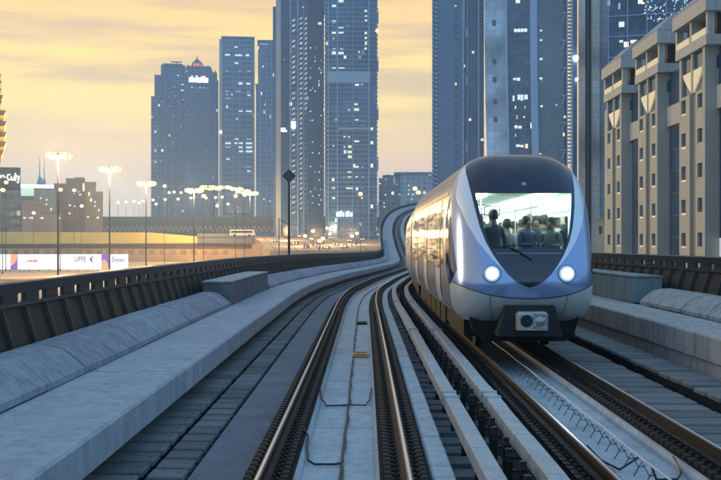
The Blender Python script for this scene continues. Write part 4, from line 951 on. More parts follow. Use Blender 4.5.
def right_towers():
    Y = 430
    r, b = tower_root('dotted_tower', 432, 484, Y, 'tall slate blue tower with one column of small square windows behind the train', 'tower')
    m = MB(); slab(m, b, 432.2, 462.5, -75, None, Y, 0, 26); m.build('wall', wallb, r)
    g = MB(); slab(g, b, 463.8, 484, -75, None, Y, 1, 26); g.build('glass_wall', facade('dotted_glass', (.03, .07, .14), (.06, .13, .25), 1.3, 1.45, .2, .25, .006, seed=11), r)
    p = MB(); slab(p, b, 462.5, 463.9, 30, None, Y, -.7, 4); slab(p, b, 462.5, 464.6, -75, 30, Y, -.7, 4); slab(p, b, 478, 479.4, -75, None, Y, .2, 4); slab(p, b, 467, 467.7, -75, None, Y, .5, 2); p.build('pier', trimb, r)
    e = MB(); y = -74
    while y < 210: slab(e, b, 432, 434.2, y, y+1.6, Y, -.8, 2); slab(e, b, 434.8, 437.6, y+1, y+2.8, Y, -.6, 0); y += 4.4
    e.build('corner_balcony', trimb, r)
    e = MB(); y = -74
    while y < 210: slab(e, b, 434.4, 437.4, y-.6, y+.8, Y, -.25, .1); y += 4.4
    e.build('corner_window', darkg, r)
    y = -4.5; me = None; i = 0
    while y < 200:
        if i not in (7, 8):
            wd = MB(); slab(wd, b, 454.6, 458.0, y, y+3.6, Y, -.02, .3); wo = wd.build('window', darkg, r); fr = MB(); slab(fr, b, 454.2, 458.4, y+3.6, y+4.1, Y, -.3, .1); fr.build('sill', wallg, wo)
        y += 7.05; i += 1
    windows(r, Y, [(455.8, 83.8, 2.0, 2.6, 1), (455.6, 6, 2, 1.6, 2)], (b[0], 0, GZ))
    for yy in (28, 76, 142): q = MB(); slab(q, b, 465.4, 468.2, yy, yy+9, Y, .6, 1); q.build('vent_panel', trimb, r)
    Y = 400
    r, b = tower_root('bowed_tower', 483, 577, Y, 'huge bowed tower directly behind the train with pale, glassy and brown vertical strips', 'tower')
    bow = lambda py: 3.0*(max(-80, min(py, 160))/150.0)**2*.8
    c = MB(); curve_strip(c, b, 484, 505, -80, 222, Y, 0, 30, bow, 30); c.build('panel_wall', facade('bowed_panels', (.31, .42, .52), (.23, .33, .42), 3.0, 2.9, .05, .06, 0, rough=.4, seed=13, var=.12), r)
    c = MB(); curve_strip(c, b, 505, 507.2, -80, 222, Y, -1.2, 30, bow, 30); curve_strip(c, b, 530, 537, -80, 222, Y, -1.4, 30, lambda p: bow(p)*.8, 30); c.build('pale_fin', trimb, r)
    c = MB(); curve_strip(c, b, 507.2, 530, -80, 222, Y, .6, 30, lambda p: bow(p)*.9, 30); c.build('glass_strip', facade('bowed_glass', (.05, .08, .13), (.08, .12, .18), 2.0, 2.8, .12, .2, .012, (.85, .97, 1), 1.6, seed=14), r)
    c = MB(); curve_strip(c, b, 537, 563, -80, 222, Y, -.2, 30, lambda p: bow(p)*.5, 30); c.build('brown_strip', facade('bowed_grid', (.06, .10, .135), (.12, .17, .21), .82, .95, .3, .3, .003, seed=15), r)
    c = MB(); slab(c, b, 562, 566.5, -80, None, Y, .4, 30); slab(c, b, 572.2, 577, -80, None, Y, 1.2, 30); c.build('glass_edge', darkg, r)
    c = MB(); slab(c, b, 566.4, 567.4, -80, 168, Y, -1.2, 2); slab(c, b, 571.4, 572.4, -80, 168, Y, -1.2, 2)
    y = -78
    while y < 166: slab(c, b, 567.4, 571.4, y, y+1.3, Y, -1.0, 1); y += 3.7
    c.build('service_ladder', trimb, r)
    me = None
    for i in range(9):
        yc = -40+i*27.2; k = MB(); slab(k, b, 560.8, 565.6, yc, yc+1.0, Y, -1.6, -.2)
        X0, X1 = wx(565, Y)-b[0], wx(561.8, Y)-b[0]; z0, z1 = wz(yc, Y)-GZ, wz(yc+9, Y)-GZ
        k.tube([(X0, -1.2, z0), (X1, -1.0, z1)], .20, 6); k.build('bracket', trimb, r)
    # small dark windows in the pale strip
    for yc in (-20, 19, 58, 76, 98, 116): 
        k = MB(); x = 494.2+bow(yc); slab(k, b, x-2.4, x+1.6, yc, yc+5.5, Y, -.03, .2); wo = k.build('window', darkg, r); fr = MB(); slab(fr, b, x-2.8, x+2.2, yc-.6, yc, Y, -.2, .1); fr.build('frame', trimb, wo)
    L_ = [(515.6, 30, 3.2, 3.2, 0), (519, 30, 3, 3.4, 0), (522.3, 30, 2.8, 3.2, 0), (525.6, 30, 3, 3.4, 0), (514.6, 78.6, 3, 2, 0), (518.4, 79, 3.4, 3, 0), (513.5, 98, 1.8, 5.5, 0), (519, 97, 3, 5, 0), (522, 97.5, 2.4, 6, 0), (526, 97, 3.6, 4.6, 0), (515.5, 107, 1.2, 3, 0), (525, 107, 1.4, 2.6, 3), (517, 117, 1.6, 4, 3), (524, 117, 2, 1.4, 0), (516, 126.6, 3, 3, 0), (520, 127, 3.6, 2.6, 0), (515.5, 135, 1.4, 3, 3), (518, 145.5, 4, 2.4, 0), (522, 146, 3, 2.4, 0), (526.5, 146, 2.8, 4.4, 1), (541, 31, 2.2, 1.6, 0), (541, 40.5, 2.8, 1.3, 0), (541, 59.4, 2.8, 2, 0), (541, 78.8, 2.8, 2, 0), (541.5, 106.5, 2.4, 2, 2), (540.5, 154, 2, 1.4, 2), (564.5, 117.5, 2, 2.4, 2), (563.6, 135, 1.8, 3.4, 1)]
    windows(r, Y, L_, (b[0], 0, GZ))
    for o in r.children:
        if o.name.startswith('window') and not o.children: o.location.y = -.25
    f = MB(); f.lathe([(.05, -1.0), (.9, -.6), (1.1, 0), (.9, .6), (.05, 1.0)], (wx(575.8, Y)-b[0], -1.0, wz(59.5, Y)-GZ), 14); f.build('floodlight', lamp('tower_flood', (.8, .93, 1), 25), r, True)
    f = MB(); f.lathe([(.05, -.5), (.45, -.3), (.5, 0), (.45, .3), (.05, .5)], (wx(576.3, Y)-b[0], -.8, wz(80.5, Y)-GZ), 12); f.build('floodlight', lamp('tower_flood', (.8, .93, 1), 25), r, True)
    Y = 255
    r, b = tower_root('cream_panel_tower', 578, 610, Y, 'slim cream panelled tower with a dark vertical slot between train and beige building', 'tower')
    cm = facade('cream_panels', (.46, .44, .38), (.30, .29, .25), 1.35, 1.9, .05, .05, 0, rough=.5, seed=17, var=.08)
    m = MB(); slab(m, b, 578.3, 585.3, -70, None, Y, 0, 16); slab(m, b, 591.3, 599.5, -70, None, Y, .4, 16); m.build('wall', cm, r)
    m = MB(); slab(m, b, 599.5, 607.6, -70, None, Y, 1.2, 16); m.build('grey_wall', facade('grey_panels', (.22, .25, .30), (.15, .17, .2), 1.35, 1.9, .06, .06, 0, rough=.4, seed=18, var=.1), r)
    m = MB(); slab(m, b, 585.3, 591.3, -70, None, Y, 2.4, 16); m.build('slot', darkm, r)
    m = MB(); slab(m, b, 586.9, 588.6, -70, 226, Y, -.5, 1.0); m.build('dark_mast', mat('mast_brown', (.05, .04, .038), .5), r)
    Y = 215
    r, b = tower_root('blue_glass_tower', 606, 700, Y, 'blue glass tower with a square pale grid rising behind the beige roofs', 'tower')
    m = MB(); slab(m, b, 607, 705, -60, None, Y, 0, 20); m.build('glass', facade('blue_glass', (.045, .075, .14), (.05, .08, .15), 1.02, 1.15, .02, .02, .02, (.9, 1, .95), 2.0, rough=.08, seed=19, var=.4), r)
    g = MB()
    for i in range(7): slab(g, b, 608+i*19.4-.45, 608+i*19.4+.45, -60, 150, Y, -.28, .1)
    for i in range(10): slab(g, b, 607, 705, -48.5+i*20.7, -47.6+i*20.7, Y, -.32, .1)
    g.build('grid_frame', trimb, r)
    rnd = random.Random(21); L_ = [(621.3, 22.5, 5.6, 5.2, 0), (619, 4, 2, 6, 3), (621, 39.6, 3.6, 2.2, 2), (643, 2.5, 3, 2, 1), (633.5, 40.5, 6.5, 3.2, 1), (654, 33, 2, 1.2, 0)]
    for _ in range(84):
        t = rnd.random(); px = 646+t*44+rnd.uniform(-4, 4); py = rnd.uniform(0, 26-abs(t-.45)*18); L_.append((px, max(.8, py), rnd.uniform(.6, 1.3), rnd.uniform(.5, 1.6), rnd.choice((0, 0, 0, 2))))
    windows(r, Y, L_, (b[0], 0, GZ))
right_towers()

# ------------------------------------------------------------------ the beige building on the right
beige = mat('beige_render', (.42, .405, .345), .75, var=.08, vscale=.35, dirt=(.28, .265, .21), dscale=.25, streak=.07)
beige_l = mat('beige_fascia', (.42, .415, .38), .7, var=.08, vscale=.5, streak=.2)
roofgrey = mat('roof_sheet', (.30, .31, .32), .85, var=.12, vscale=.4)
cream = lamp('cream_lit_glow', (1, .86, .55), .28)  # emission stands for light on the shields, parapets and sills
groove = mat('groove_shade_olive', (.17, .16, .125), .7, var=.1, vscale=.5)  # shade of the shallow groove put into a darker colour
blueg = facade('beige_glass', (.04, .07, .13), (.05, .06, .09), 1.2, 2.2, .05, .06, .006, (.9, .95, 1), 1.6, rough=.08, seed=31, axis='y')
def beige_building():
    root = empty('beige_building', (33, 100, GZ), 0, 'beige office building of repeated bays with overhanging roofs and small windows on the right', 'building')
    hd = -math.atan(.0047); FX = 30.0-33
    root.rotation_euler.z = hd
    PITCH = 14.3; top = 33.3
    P_ = 14.2; bk = MB(); bk.box(FX+1.6, FX+26, -46, 30, 0, 27); bk.build('core', beige, root)
    def bx(nm, m, *d): q = MB(); q.box(*d); return q.build(nm, m, root)
    for k in range(5):
        y1 = 22.4-k*P_; y0 = y1-7.1; X0, X1 = FX, FX+6
        w = MB(); H = 27.0
        for a, c in ((0, .55), (1.85, 3.0), (4.6, 5.1), (6.4, 7.1)): w.box(X0, X1, y1-c, y1-a, 0, 23.45)
        cols = ((.55, 1.85), (5.1, 6.4)); zs_ = [10.2+3.07*i for i in range(-3, 5)]
        for a, c in cols:
            lo = 0
            for z in zs_: w.box(X0+.002, X1, y1-c, y1-a, lo, z-.72); lo = z+.68
            w.box(X0+.002, X1, y1-c, y1-a, lo, 23.45)
            for z in zs_: w.box(X0+.26, X1, y1-c+.003, y1-a-.003, z-.73, z+.69)
        w.build('bay_wall', beige, root)
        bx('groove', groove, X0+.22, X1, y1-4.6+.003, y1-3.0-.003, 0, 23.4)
        for j, (a, c) in enumerate(cols):
            for i, z in enumerate(zs_):
                if z < 4: continue
                g = MB(); g.box(X0+.20, X0+.25, y1-c+.02, y1-a-.02, z-.66, z+.67); wo = g.build('window', darkg, root)
                q = MB(); q.box(X0+.03, X0+.19, y1-c+.02, y1-a-.02, z-.715, z-.56); q.build('sill', cream if (i*3+j+k) % 3 else beige_l, wo)  # most sills glow: light on the reveal put into emission
                q = MB(); q.box(X0+.165, X0+.195, y1-(a+c)/2-.03, y1-(a+c)/2+.03, z-.55, z+.66); q.build('frame', darkm, wo)
        # twin dark openings over the columns, each closed below by half a lit shield
        bx('upper_glazing', darkg, X0+.24, X0+.30, y1-6.5, y1-.5, 23.45, 27.06)
        for a, c in ((0, .62), (3.35, 3.75), (6.45, 7.1)): bx('upper_pier', beige, X0, X0+.235 if 0 < a < 6 else X1, y1-c, y1-a, 23.45, 27.06)
        for s_ in (-1, 1):
            yc = y1-3.55+s_*.22; n_ = 7; pts = [(yc, 23.5), (yc, 25.5)]+[(yc+s_*2.45*(1-(q/n_)**1.35), 25.5-2.0*(q/n_)) for q in range(n_)]
            tr = MB(); n = len(pts); vs = [(X0+.06, p, q) for p, q in pts]+[(X0+.23, p, q) for p, q in pts]
            tr.add(vs, [tuple(range(n)), tuple(reversed(range(n, 2*n)))]+[(i, (i+1) % n, n+(i+1) % n, n+i) for i in range(n)]); tr.build('lit_shield', cream, root)
        bx('end_slot', darkg, X0+1.0, X0+4.6, y0-.06, y0+.1, 25.2, 26.3)
        bx('beam', beige_l, X0-.22, X1, y0-1.0, y1+.5, 27.06, 27.95)
        bx('loggia', darkm, X0+.9, X1-.1, y0-.5, y1+.5, 27.95, 29.9)
        for a, c in ((-.5, 3.1), (3.9, 7.6)): bx('lit_parapet', cream, X0-.12, X0+.08, y1-c, y1-a, 28.05, 28.62)
        for a in (-.9, 3.25, 7.55): bx('loggia_pier', beige_l, X0-.08, X0+.5, y1-a-.5, y1-a, 27.95, 29.9)
        bx('fascia', beige_l, X0-.42, X1, y0-1.4, y1+.8, 29.9, 31.2)
        rs = MB(); rs.add([(X0-.46,y0-1.44,31.2),(X1+.2,y0-1.44,31.2),(X1+.2,y1+.84,31.2),(X0-.46,y1+.84,31.2),(X0+1.7,y0-.2,33.2),(X1,y0-.2,33.2),(X1,y1-.2,33.2),(X0+1.7,y1-.2,33.2)],
                          [(0,3,2,1),(4,5,6,7),(0,1,5,4),(1,2,6,5),(2,3,7,6),(3,0,4,7)]); rs.build('roof', roofgrey, root)
        bx('link_glazing', blueg, X0+1.25, X0+1.55, y0-7.1+.02, y0-.02, 0, 21.6)
        bx('link_spandrel', beige_l, X0+.9, X0+3, y0-7.1+.03, y0-.03, 21.6, 23.6)
        bx('link_loggia', darkg, X0+1.2, X0+1.5, y0-7.1+.03, y0-.03, 23.6, 27)
beige_building()
def small_right():
    Y = 150; r, b = tower_root('cream_annex', 597, 609, Y, 'small warm lit cream block beside the right edge of the train', 'building')
    m = MB(); slab(m, b, 596, 607, 219, None, Y, 0, 8); m.build('wall', mat('annex_cream', (.5, .42, .28), .7, var=.1, vscale=.5), r)
    t = MB(); slab(t, b, 595.5, 607.4, 218.2, 219.4, Y, -.3, 8.2); t.build('roof', beige_l, r)
    t = MB(); slab(t, b, 599, 602, 226, 234, Y, -.05, .1); t.build('window', darkg, r)
    p = bpy.data.lights.new('annex_lamp', 'POINT'); o = bpy.data.objects.new('annex_lamp', p); COL.objects.link(o); p.energy = 40; p.color = (1, .7, .35); o.location = (wx(602, Y), Y-5, wz(238, Y)); p.shadow_soft_size = .4
small_right()

# ------------------------------------------------------------------ left-hand low city
def left_city():
    tan = mat('tan_wall', (.33, .25, .19), .8, var=.12, vscale=.1); brn = mat('brown_wall', (.20, .14, .12), .8, var=.12, vscale=.1); gry = mat('greygreen_wall', (.27, .28, .25), .8, var=.12, vscale=.1)
    # sign block at the left edge
    Y = 500; r, b = tower_root('sign_block', -6, 20.5, Y, 'dark low block with a white handwritten style sign on its top', 'building')
    m = MB(); slab(m, b, -14, 20.5, 189, None, Y, .5, 30); m.build('wall', facade('signblock_facade', (.10, .095, .09), (.24, .22, .2), 4.0, 4.2, .2, .4, .25, (1, .8, .5), .7, seed=41), r)
    s = MB(); slab(s, b, -14, 20.6, 167.3, 188, Y, -.4, 24); so = s.build('sign_board', mat('sign_dark', (.07, .06, .055), .6), r)
    k = MB()
    def stroke(pts, w): k.tube([(wx(x, Y)-b[0], -.7, wz(y, Y)-GZ) for x, y in pts], w*Y/F, 6)
    for pts in ([(-8, 176), (-6, 172), (-4, 178), (-1, 173), (1, 178)], [(1, 177), (3, 175.5), (5, 177.5)], [(10, 174.5), (7.6, 175), (7, 177.5), (9, 180), (11.5, 179)], [(11.2, 176.5), (11.4, 180), (13.6, 179.6), (13.8, 176.5), (14, 180.2)], [(15.4, 173), (15.2, 180), (16.2, 180.4)], [(14.6, 176), (17, 175.4)], [(17.2, 176.5), (18, 179.5), (19.4, 175.6), (18.4, 182.5), (17, 182.4)]): stroke(pts, .62)
    k.build('sign_lettering', sign_w, so, True)
    # lit white canopy building
    Y = 560; r, b = tower_root('lit_canopy_hall', 20, 58, Y, 'long low hall with a bright greenish white lit top band', 'building')
    m = MB(); slab(m, b, 20.5, 57, 188, None, Y, 1, 30); m.build('wall', gry, r)
    m = MB(); slab(m, b, 20, 57, 184.6, 188, Y, -1, 20); m.build('lit_band', lamp('canopy_light', (.85, 1, .88), 1.25), r)
    m = MB(); slab(m, b, 21, 34, 188, 196, Y, .3, 1); m.build('lit_front', lamp('canopy_dim', (.75, 1, .85), .6), r)
    for (nm, x0, x1, yt, Yd, mt, lab, steps) in (
        ('mall_block', 34, 56, 189, 500, gry, 'grey green windowless block below the lit white band', ((34, 56, 189),)),
        ('brown_block', 56, 86, 178, 520, brn, 'brown stepped block with a taller flat topped middle', ((54, 66, 184), (66, 85, 178.5), (75, 84, 177.5))),
        ('pink_block', 85, 103, 182, 530, tan, 'pinkish brown block of stepped cubes right of the brown one', ((85, 96, 182.5), (95, 103, 192))),
        ('low_shop_row', 22, 62, 212, 490, tan, 'low tan shop row with lamps in front of the grey green block', ((22, 36, 200), (36, 41, 205), (41, 62, 213)))):
        r, b = tower_root(nm, x0, x1, Yd, lab, 'building'); m = MB()
        for i, (a, c, t) in enumerate(steps): slab(m, b, a, c, t, None, Yd, i*.6, 24-i)
        m.build('wall', mt, r); t_ = MB()
        for i, (a, c, t) in enumerate(steps): slab(t_, b, a-.3, c+.3, t-.5, t+.2, Yd, i*.6-.4, 24-i)
        t_.build('roof', brn if mt is not brn else tan, r)
        rnd = random.Random(len(nm)); L_ = [(rnd.uniform(x0+2, x1-2), rnd.uniform(max(t for *_, t in steps)+5, 218), rnd.uniform(1, 2.4), rnd.uniform(1, 2.2), rnd.choice((1, 1, 0))) for _ in range(7)]
        if nm == 'brown_block': L_.append((83.6, 187, 2, 8, 1))
        if nm == 'pink_block': L_ += [(89, 194, 1.6, 4, 1), (91, 200, 2, 3, 1)]
        windows(r, Yd, L_, (b[0], 0, GZ))
        for o in r.children:
            if o.name.startswith('window'): o.location.y = -.2
    Y = 1500; r, b = tower_root('twin_spire_tower', 36, 47, Y, 'hazy far tower with two thin spires on the left skyline', 'tower')
    m = MB(); slab(m, b, 37, 46, 181, None, Y, 0, 16); slab(m, b, 38, 42, 177, 181, Y, 2, 12); slab(m, b, 42.4, 45.6, 179, 181, Y, 2, 12); m.build('wall', wallb, r)
    for x, t in ((39.6, 157), (44.2, 160)): m = MB(); m.tube([(wx(x, Y)-b[0], 6, wz(179, Y)-GZ), (wx(x, Y)-b[0], 6, wz(t, Y)-GZ)], [1.3, .3], 6); m.build('spire', wallb, r)
    # balcony tower cut by the left edge
    Y = 250; r, b = tower_root('terraced_tower', -24, 5, Y, 'tower cut by the left edge with warm lit curved balconies', 'tower')
    m = MB(); slab(m, b, -45, -.6, 84, None, Y, -20, 0); m.build('wall', tan, r)
    for i, yy in enumerate((88, 94, 101, 107, 113, 121, 131, 141, 150, 158)):
        m = MB(); ext = (.6, .9, 1.0, 2.4, 1.2, 5.0, 5.4, 5.6, 5.2, 3.0)[i]
        m.add([(wx(-30, Y)-b[0], q, wz(yy, Y)-GZ) for q in (-22, 1)]+[(wx(ext, Y)-b[0], q, wz(yy-.6, Y)-GZ) for q in (1, -22)]+[(wx(-30, Y)-b[0], q, wz(yy+5, Y)-GZ) for q in (-22, 1)]+[(wx(ext-2.0, Y)-b[0], q, wz(yy+4.2, Y)-GZ) for q in (1, -22)], [(0,1,2,3),(7,6,5,4),(0,3,7,4),(1,5,6,2),(2,6,7,3),(0,4,5,1)])
        m.build('balcony', mat('balcony_gold', (.42, .28, .12), .6, var=.1, vscale=1), r)
    windows(r, Y, [(.2, 129, 2, 3, 1), (.2, 138.5, 2, 3, 1), (.2, 147.5, 2, 2.4, 1)], (b[0], 0, GZ))
left_city()

def flyovers():
    # concrete flyover across the back with a patterned lower edge
    Y = 590; r = empty('flyover_bridge', (0, Y, GZ), 0, 'long grey flyover with a patterned white edge crossing behind the lamp posts', 'bridge')
    g = MB(); g.box(wx(60, Y), wx(470, Y), 0, 14, wz(224.5, Y)-GZ, wz(219.5, Y)-GZ); g.build('girder', conc_d, r)
    p = MB(); p.box(wx(60, Y), wx(470, Y), -.35, 0, wz(219.6, Y)-GZ, wz(216.6, Y)-GZ); p.build('bridge_parapet', conc_s, r)
    q = MB(); q.box(wx(60, Y), wx(470, Y), 1, 13, wz(233, Y)-GZ, wz(224.5, Y)-GZ); q.build('abutment', conc_d, r)
    d = MB(); pale = mat('pattern_white', (.72, .68, .6), .6)
    x = 100.0
    while x < 400:
        for s in (-1, 1):
            pts = [(wx(x+2.3*t+ (0 if s > 0 else 2.3), Y), .9, wz(228.6+s*2.4*math.cos(t*math.pi), Y)-GZ) for t in [i/6 for i in range(7)]]
            d.tube(pts, .18, 4)
        x += 4.9
    d.build('edge_pattern', pale, r)
    for px in (80, 150, 220, 290, 360, 430): m = MB(); m.box(wx(px, Y)-1, wx(px, Y)+1, 4, 10, 0, wz(232, Y)-GZ); m.build('pier', conc_l, r)
    # lower ramp with sunny yellow lit wall
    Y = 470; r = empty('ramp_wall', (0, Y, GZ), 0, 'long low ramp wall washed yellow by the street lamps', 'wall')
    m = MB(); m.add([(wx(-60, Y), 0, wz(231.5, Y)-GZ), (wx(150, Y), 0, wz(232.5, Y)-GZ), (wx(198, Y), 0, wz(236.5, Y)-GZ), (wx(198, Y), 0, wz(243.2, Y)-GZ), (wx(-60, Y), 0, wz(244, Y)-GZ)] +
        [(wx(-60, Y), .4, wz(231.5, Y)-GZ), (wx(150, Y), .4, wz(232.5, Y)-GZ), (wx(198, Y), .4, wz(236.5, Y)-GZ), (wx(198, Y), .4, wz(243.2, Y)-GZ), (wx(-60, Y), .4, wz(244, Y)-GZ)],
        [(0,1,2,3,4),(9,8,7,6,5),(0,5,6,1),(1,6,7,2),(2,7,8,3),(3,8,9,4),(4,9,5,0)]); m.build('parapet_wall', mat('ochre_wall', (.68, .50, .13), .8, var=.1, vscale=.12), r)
    m = MB(); m.box(wx(-60, Y), wx(320, Y), .6, 12, 0, wz(243, Y)-GZ); m.build('embankment', mat('embankment', (.42, .29, .16), .9, var=.25, vscale=.06), r)
    m = MB(); m.box(wx(197.5, Y), wx(252, Y), -.6, 11, wz(243, Y)-GZ, wz(236.4, Y)-GZ); m.box(wx(197.5, Y), wx(252, Y), -.9, -.6, wz(237, Y)-GZ, wz(233.5, Y)-GZ); m.build('bridge_span', conc_d, r)
    m = MB(); m.box(wx(252, Y), wx(278, Y), .2, 12, 0, wz(244, Y)-GZ); m.build('end_embankment', mat('sandy_bank', (.42, .31, .19), .9, var=.2, vscale=.06), r)
    m = MB(); m.box(wx(-60, Y), wx(252, Y), .3, .6, wz(248.2, Y)-GZ, wz(244.4, Y)-GZ); m.build('shade_band', mat('ramp_shade_brown', (.10, .07, .045), .8, var=.2, vscale=.1), r)  # brown strip painting the shadow gap below the ramp wall
    for i in range(26): m = MB(); m.box(wx(-40+i*10.5, Y), wx(-34.5+i*10.5, Y), .52, .62, wz(254.5, Y)-GZ, wz(250, Y)-GZ); m.build('recess_shade_panel', mat('recess_shade_brown', (.30, .20, .10), .9, var=.2, vscale=.1), r)  # shade of sunken arches put into flat brown panels
    # plaza rising towards the flyover
    P0, P1, Q0, Q1 = 392.0, 586.0, wz(250.5, 392), wz(235.2, 586)
    m = MB(); m.add([(wx(270, P0), P0, Q0), (wx(392, P0), P0, Q0), (wx(392, P1), P1, Q1), (wx(252, P1), P1, Q1), (wx(270, P0), P0, GZ+.01), (wx(392, P0), P0, GZ+.01), (wx(392, P1), P1, GZ+.01), (wx(252, P1), P1, GZ+.01)], [(0,1,2,3),(4,7,6,5),(0,4,5,1),(1,5,6,2),(2,6,7,3),(3,7,4,0)])
    tag(m.build('plaza', mat('plaza_paving', (.36, .26, .16), .85, var=.22, vscale=.08)), kind='structure')
    m = MB()
    for xa, xb in ((276, 262), (297, 283), (320, 304), (345, 326), (368, 350)):
        xa, xb = wx(xa, P0), wx(xb, P1); m.add([(xa-.35, P0, Q0+.03), (xa+.35, P0, Q0+.03), (xb+.35, P1, Q1+.03), (xb-.35, P1, Q1+.03)], [(0,1,2,3)])
    tag(m.build('plaza_markings', mat('kerb_brown', (.14, .10, .07), .8)), kind='structure')
    # hoarding
    Y = 330; r = empty('hoarding', (wx(60, Y), Y, GZ), 0, 'long backlit white advertising hoarding with purple and orange panels on sandy ground', 'hoarding')
    X = lambda px: wx(px, Y)-wx(60, Y); Z = lambda py: wz(py, Y)-GZ
    def panel(x0, x1, nm, m): q = MB(); q.box(X(x0), X(x1), 0, .3, Z(269.6), Z(254.2)); return q.build(nm, m, r)
    wht = lamp('hoarding_white', (.94, .94, 1), .72); pur = lamp('hoarding_purple', (.26, .12, .50), .7); ora = lamp('hoarding_orange', (1, .38, .2), .8); ink = mat('hoarding_ink', (.03, .03, .10), .7); red = lamp('hoarding_red', (.9, .15, .12), .6); blu = lamp('hoarding_blue', (.05, .08, .5), .4)
    panel(-20, 10.5, 'panel', wht); a = panel(10.5, 17.5, 'panel', pur); w = panel(17.5, 101.5, 'panel', wht); c = panel(101.5, 109, 'panel', pur); e = panel(109, 128, 'panel', wht)
    def poly(par, pts, m, nm, yo=-.02): q = MB(); n = len(pts); q.add([(X(x), yo, Z(y)) for x, y in pts]+[(X(x), .0, Z(y)) for x, y in pts], [tuple(range(n)), tuple(reversed(range(n, 2*n)))]+[(i, (i+1) % n, n+(i+1) % n, n+i) for i in range(n)]); return q.build(nm, m, par)
    poly(a, [(10.5, 254.3), (17.4, 254.3), (16.6, 260), (14, 264), (10.5, 266)], ora, 'swirl'); poly(c, [(101.6, 269.5), (101.6, 262), (104, 259), (107, 262), (108.9, 269.5)], ora, 'swirl')
    tx = MB()
    for x0, ws in ((27.5, (1.2, 1, 1.4)), (33, (2.2, 1.6))):
        for w_ in ws: tx.box(X(x0), X(x0+w_), -.02, .0, Z(262), Z(259.8)); x0 += w_+.5
    tx.build('lettering', red, w)
    tx = MB(); x0 = 75
    for ch in 'LIPPE':
        h0, h1 = 256.6, 261.6; tx.box(X(x0), X(x0+.5), -.02, 0, Z(h1), Z(h0))
        if ch == 'L': tx.box(X(x0+.5), X(x0+1.8), -.02, 0, Z(h1), Z(h1-.7))
        if ch in 'PE': tx.box(X(x0+.5), X(x0+1.8), -.02, 0, Z(h0+.7), Z(h0)); tx.box(X(x0+.5), X(x0+1.8), -.02, 0, Z(259.4), Z(258.7))
        if ch == 'P': tx.box(X(x0+1.4), X(x0+1.9), -.02, 0, Z(258.7), Z(h0+.7))
        if ch == 'E': tx.box(X(x0+.5), X(x0+1.8), -.02, 0, Z(h1), Z(h1-.7))
        x0 += 1.1 if ch == 'I' else 2.6
    tx.add([(X(x), yy, Z(y)) for yy in (-.02, 0) for x, y in ((92.5, 256.2), (89.4, 259.4), (92.6, 262.6), (93, 261.8), (91.4, 259.4), (93, 257))], [(0,1,4,5),(1,2,3,4),(6,7,10,11),(7,8,9,10),(0,6,7,1),(1,7,8,2),(2,8,9,3),(3,9,10,4),(4,10,11,5),(5,11,6,0)])
    tx.build('lettering', ink, w)
    tx = MB(); x0 = 112.5
    for w_, t in ((1.6, 257.2), (1.2, 259.3), (1.4, 259.3), (1.0, 258.8), (1.5, 259.4), (1.4, 259.3), (1.0, 259.2)): tx.box(X(x0), X(x0+w_*.45), -.02, 0, Z(262.2), Z(t)); tx.box(X(x0+w_*.45), X(x0+w_), -.02, 0, Z(t+1), Z(t)); x0 += w_+.45
    tx.build('lettering', blu, e)
    p = MB()
    for i in range(16): p.box(X(-20+i*9.8)-.12, X(-20+i*9.8)+.12, .3, .55, 0, Z(254))
    p.build('support_frame', darkm, r)
flyovers()

# ------------------------------------------------------------------ lamps
amber = lamp('amber_halo', (1, .52, .10), 1.1); sodium = lamp('sodium_lamp', (1, .66, .22), 22.0); sodium2 = lamp('sodium_lamp_small', (1, .66, .24), 14.0)  # amber: lamp halo built as a glowing shell
polem = mat('galvanised_pole', (.30, .29, .27), .5, .4, var=.1, vscale=2); poled = mat('dark_pole', (.035, .033, .03), .6)
def point(loc, e, col=(1, .62, .25), r=1.2):
    l = bpy.data.lights.new('lamp_light', 'POINT'); o = bpy.data.objects.new('lamp_light', l); COL.objects.link(o); l.energy = e; l.color = col; l.shadow_soft_size = r; o.location = loc
def high_mast(px, py, Y, label, s=1.0, energy=0, big=True):
    X, Z = wx(px, Y), wz(py, Y); r = empty('mast_lamp', (X, Y, GZ), 0, label, 'lamp mast', 'tall floodlight masts on the sandy ground'); H = Z-GZ
    m = MB(); m.tube([(0, 0, 0), (0, 0, H*.5), (0, 0, H-.1)], [.17*s, .14*s, .10*s], 10); m.lathe([(.5, 0), (.5, .3), (.3, .5)], (0, 0, 0), 10); m.build('pole', poled, r, True)
    c = MB(); c.lathe([(.25, -.3), (.5, -.15), (.5, .1), (.2, .35)], (0, 0, H), 10); c.tube([(-2.0*s, 0, H-.2), (2.0*s, 0, H-.2)], .09, 6); co = c.build('lamp_frame', darkm, r, True)
    for sd_ in (-1, 1):
        h = MB()
        for i in range(3):
            cx, cy, q = sd_*(.62+.62*i)*s, (-.3 if i % 2 else .15), s*(.95, 1.0, .72)[i]; h.lathe([(.05, -.52*q), (.32*q, -.40*q), (.48*q, -.05*q), (.36*q, .34*q), (.05, .48*q)], (cx, cy, H-.15), 12)
        h.build('floodlamp', sodium, co, True)
        h = MB(); h.lathe([(.1, -.62*s), (.9*s, -.50*s), (1.28*s, 0), (.95*s, .46*s), (.1, .6*s)], (sd_*1.12*s, .62*s, H-.15), 14); h.build('amber_halo', amber, co, True)  # last shell is the painted halo behind the floodlamps
    if energy: point((X, Y-.6, Z-1.6), energy)
    return r
high_mast(58, 154.5, 235, 'tallest sodium floodlight mast standing above the sign block', 1.35, 65000)
high_mast(109.5, 168.5, 285, 'second floodlight mast from the left, clear of buildings', 1.45, 78000)
high_mast(146, 183, 370, 'third floodlight mast left of the red domed tower', 1.6, 85000)
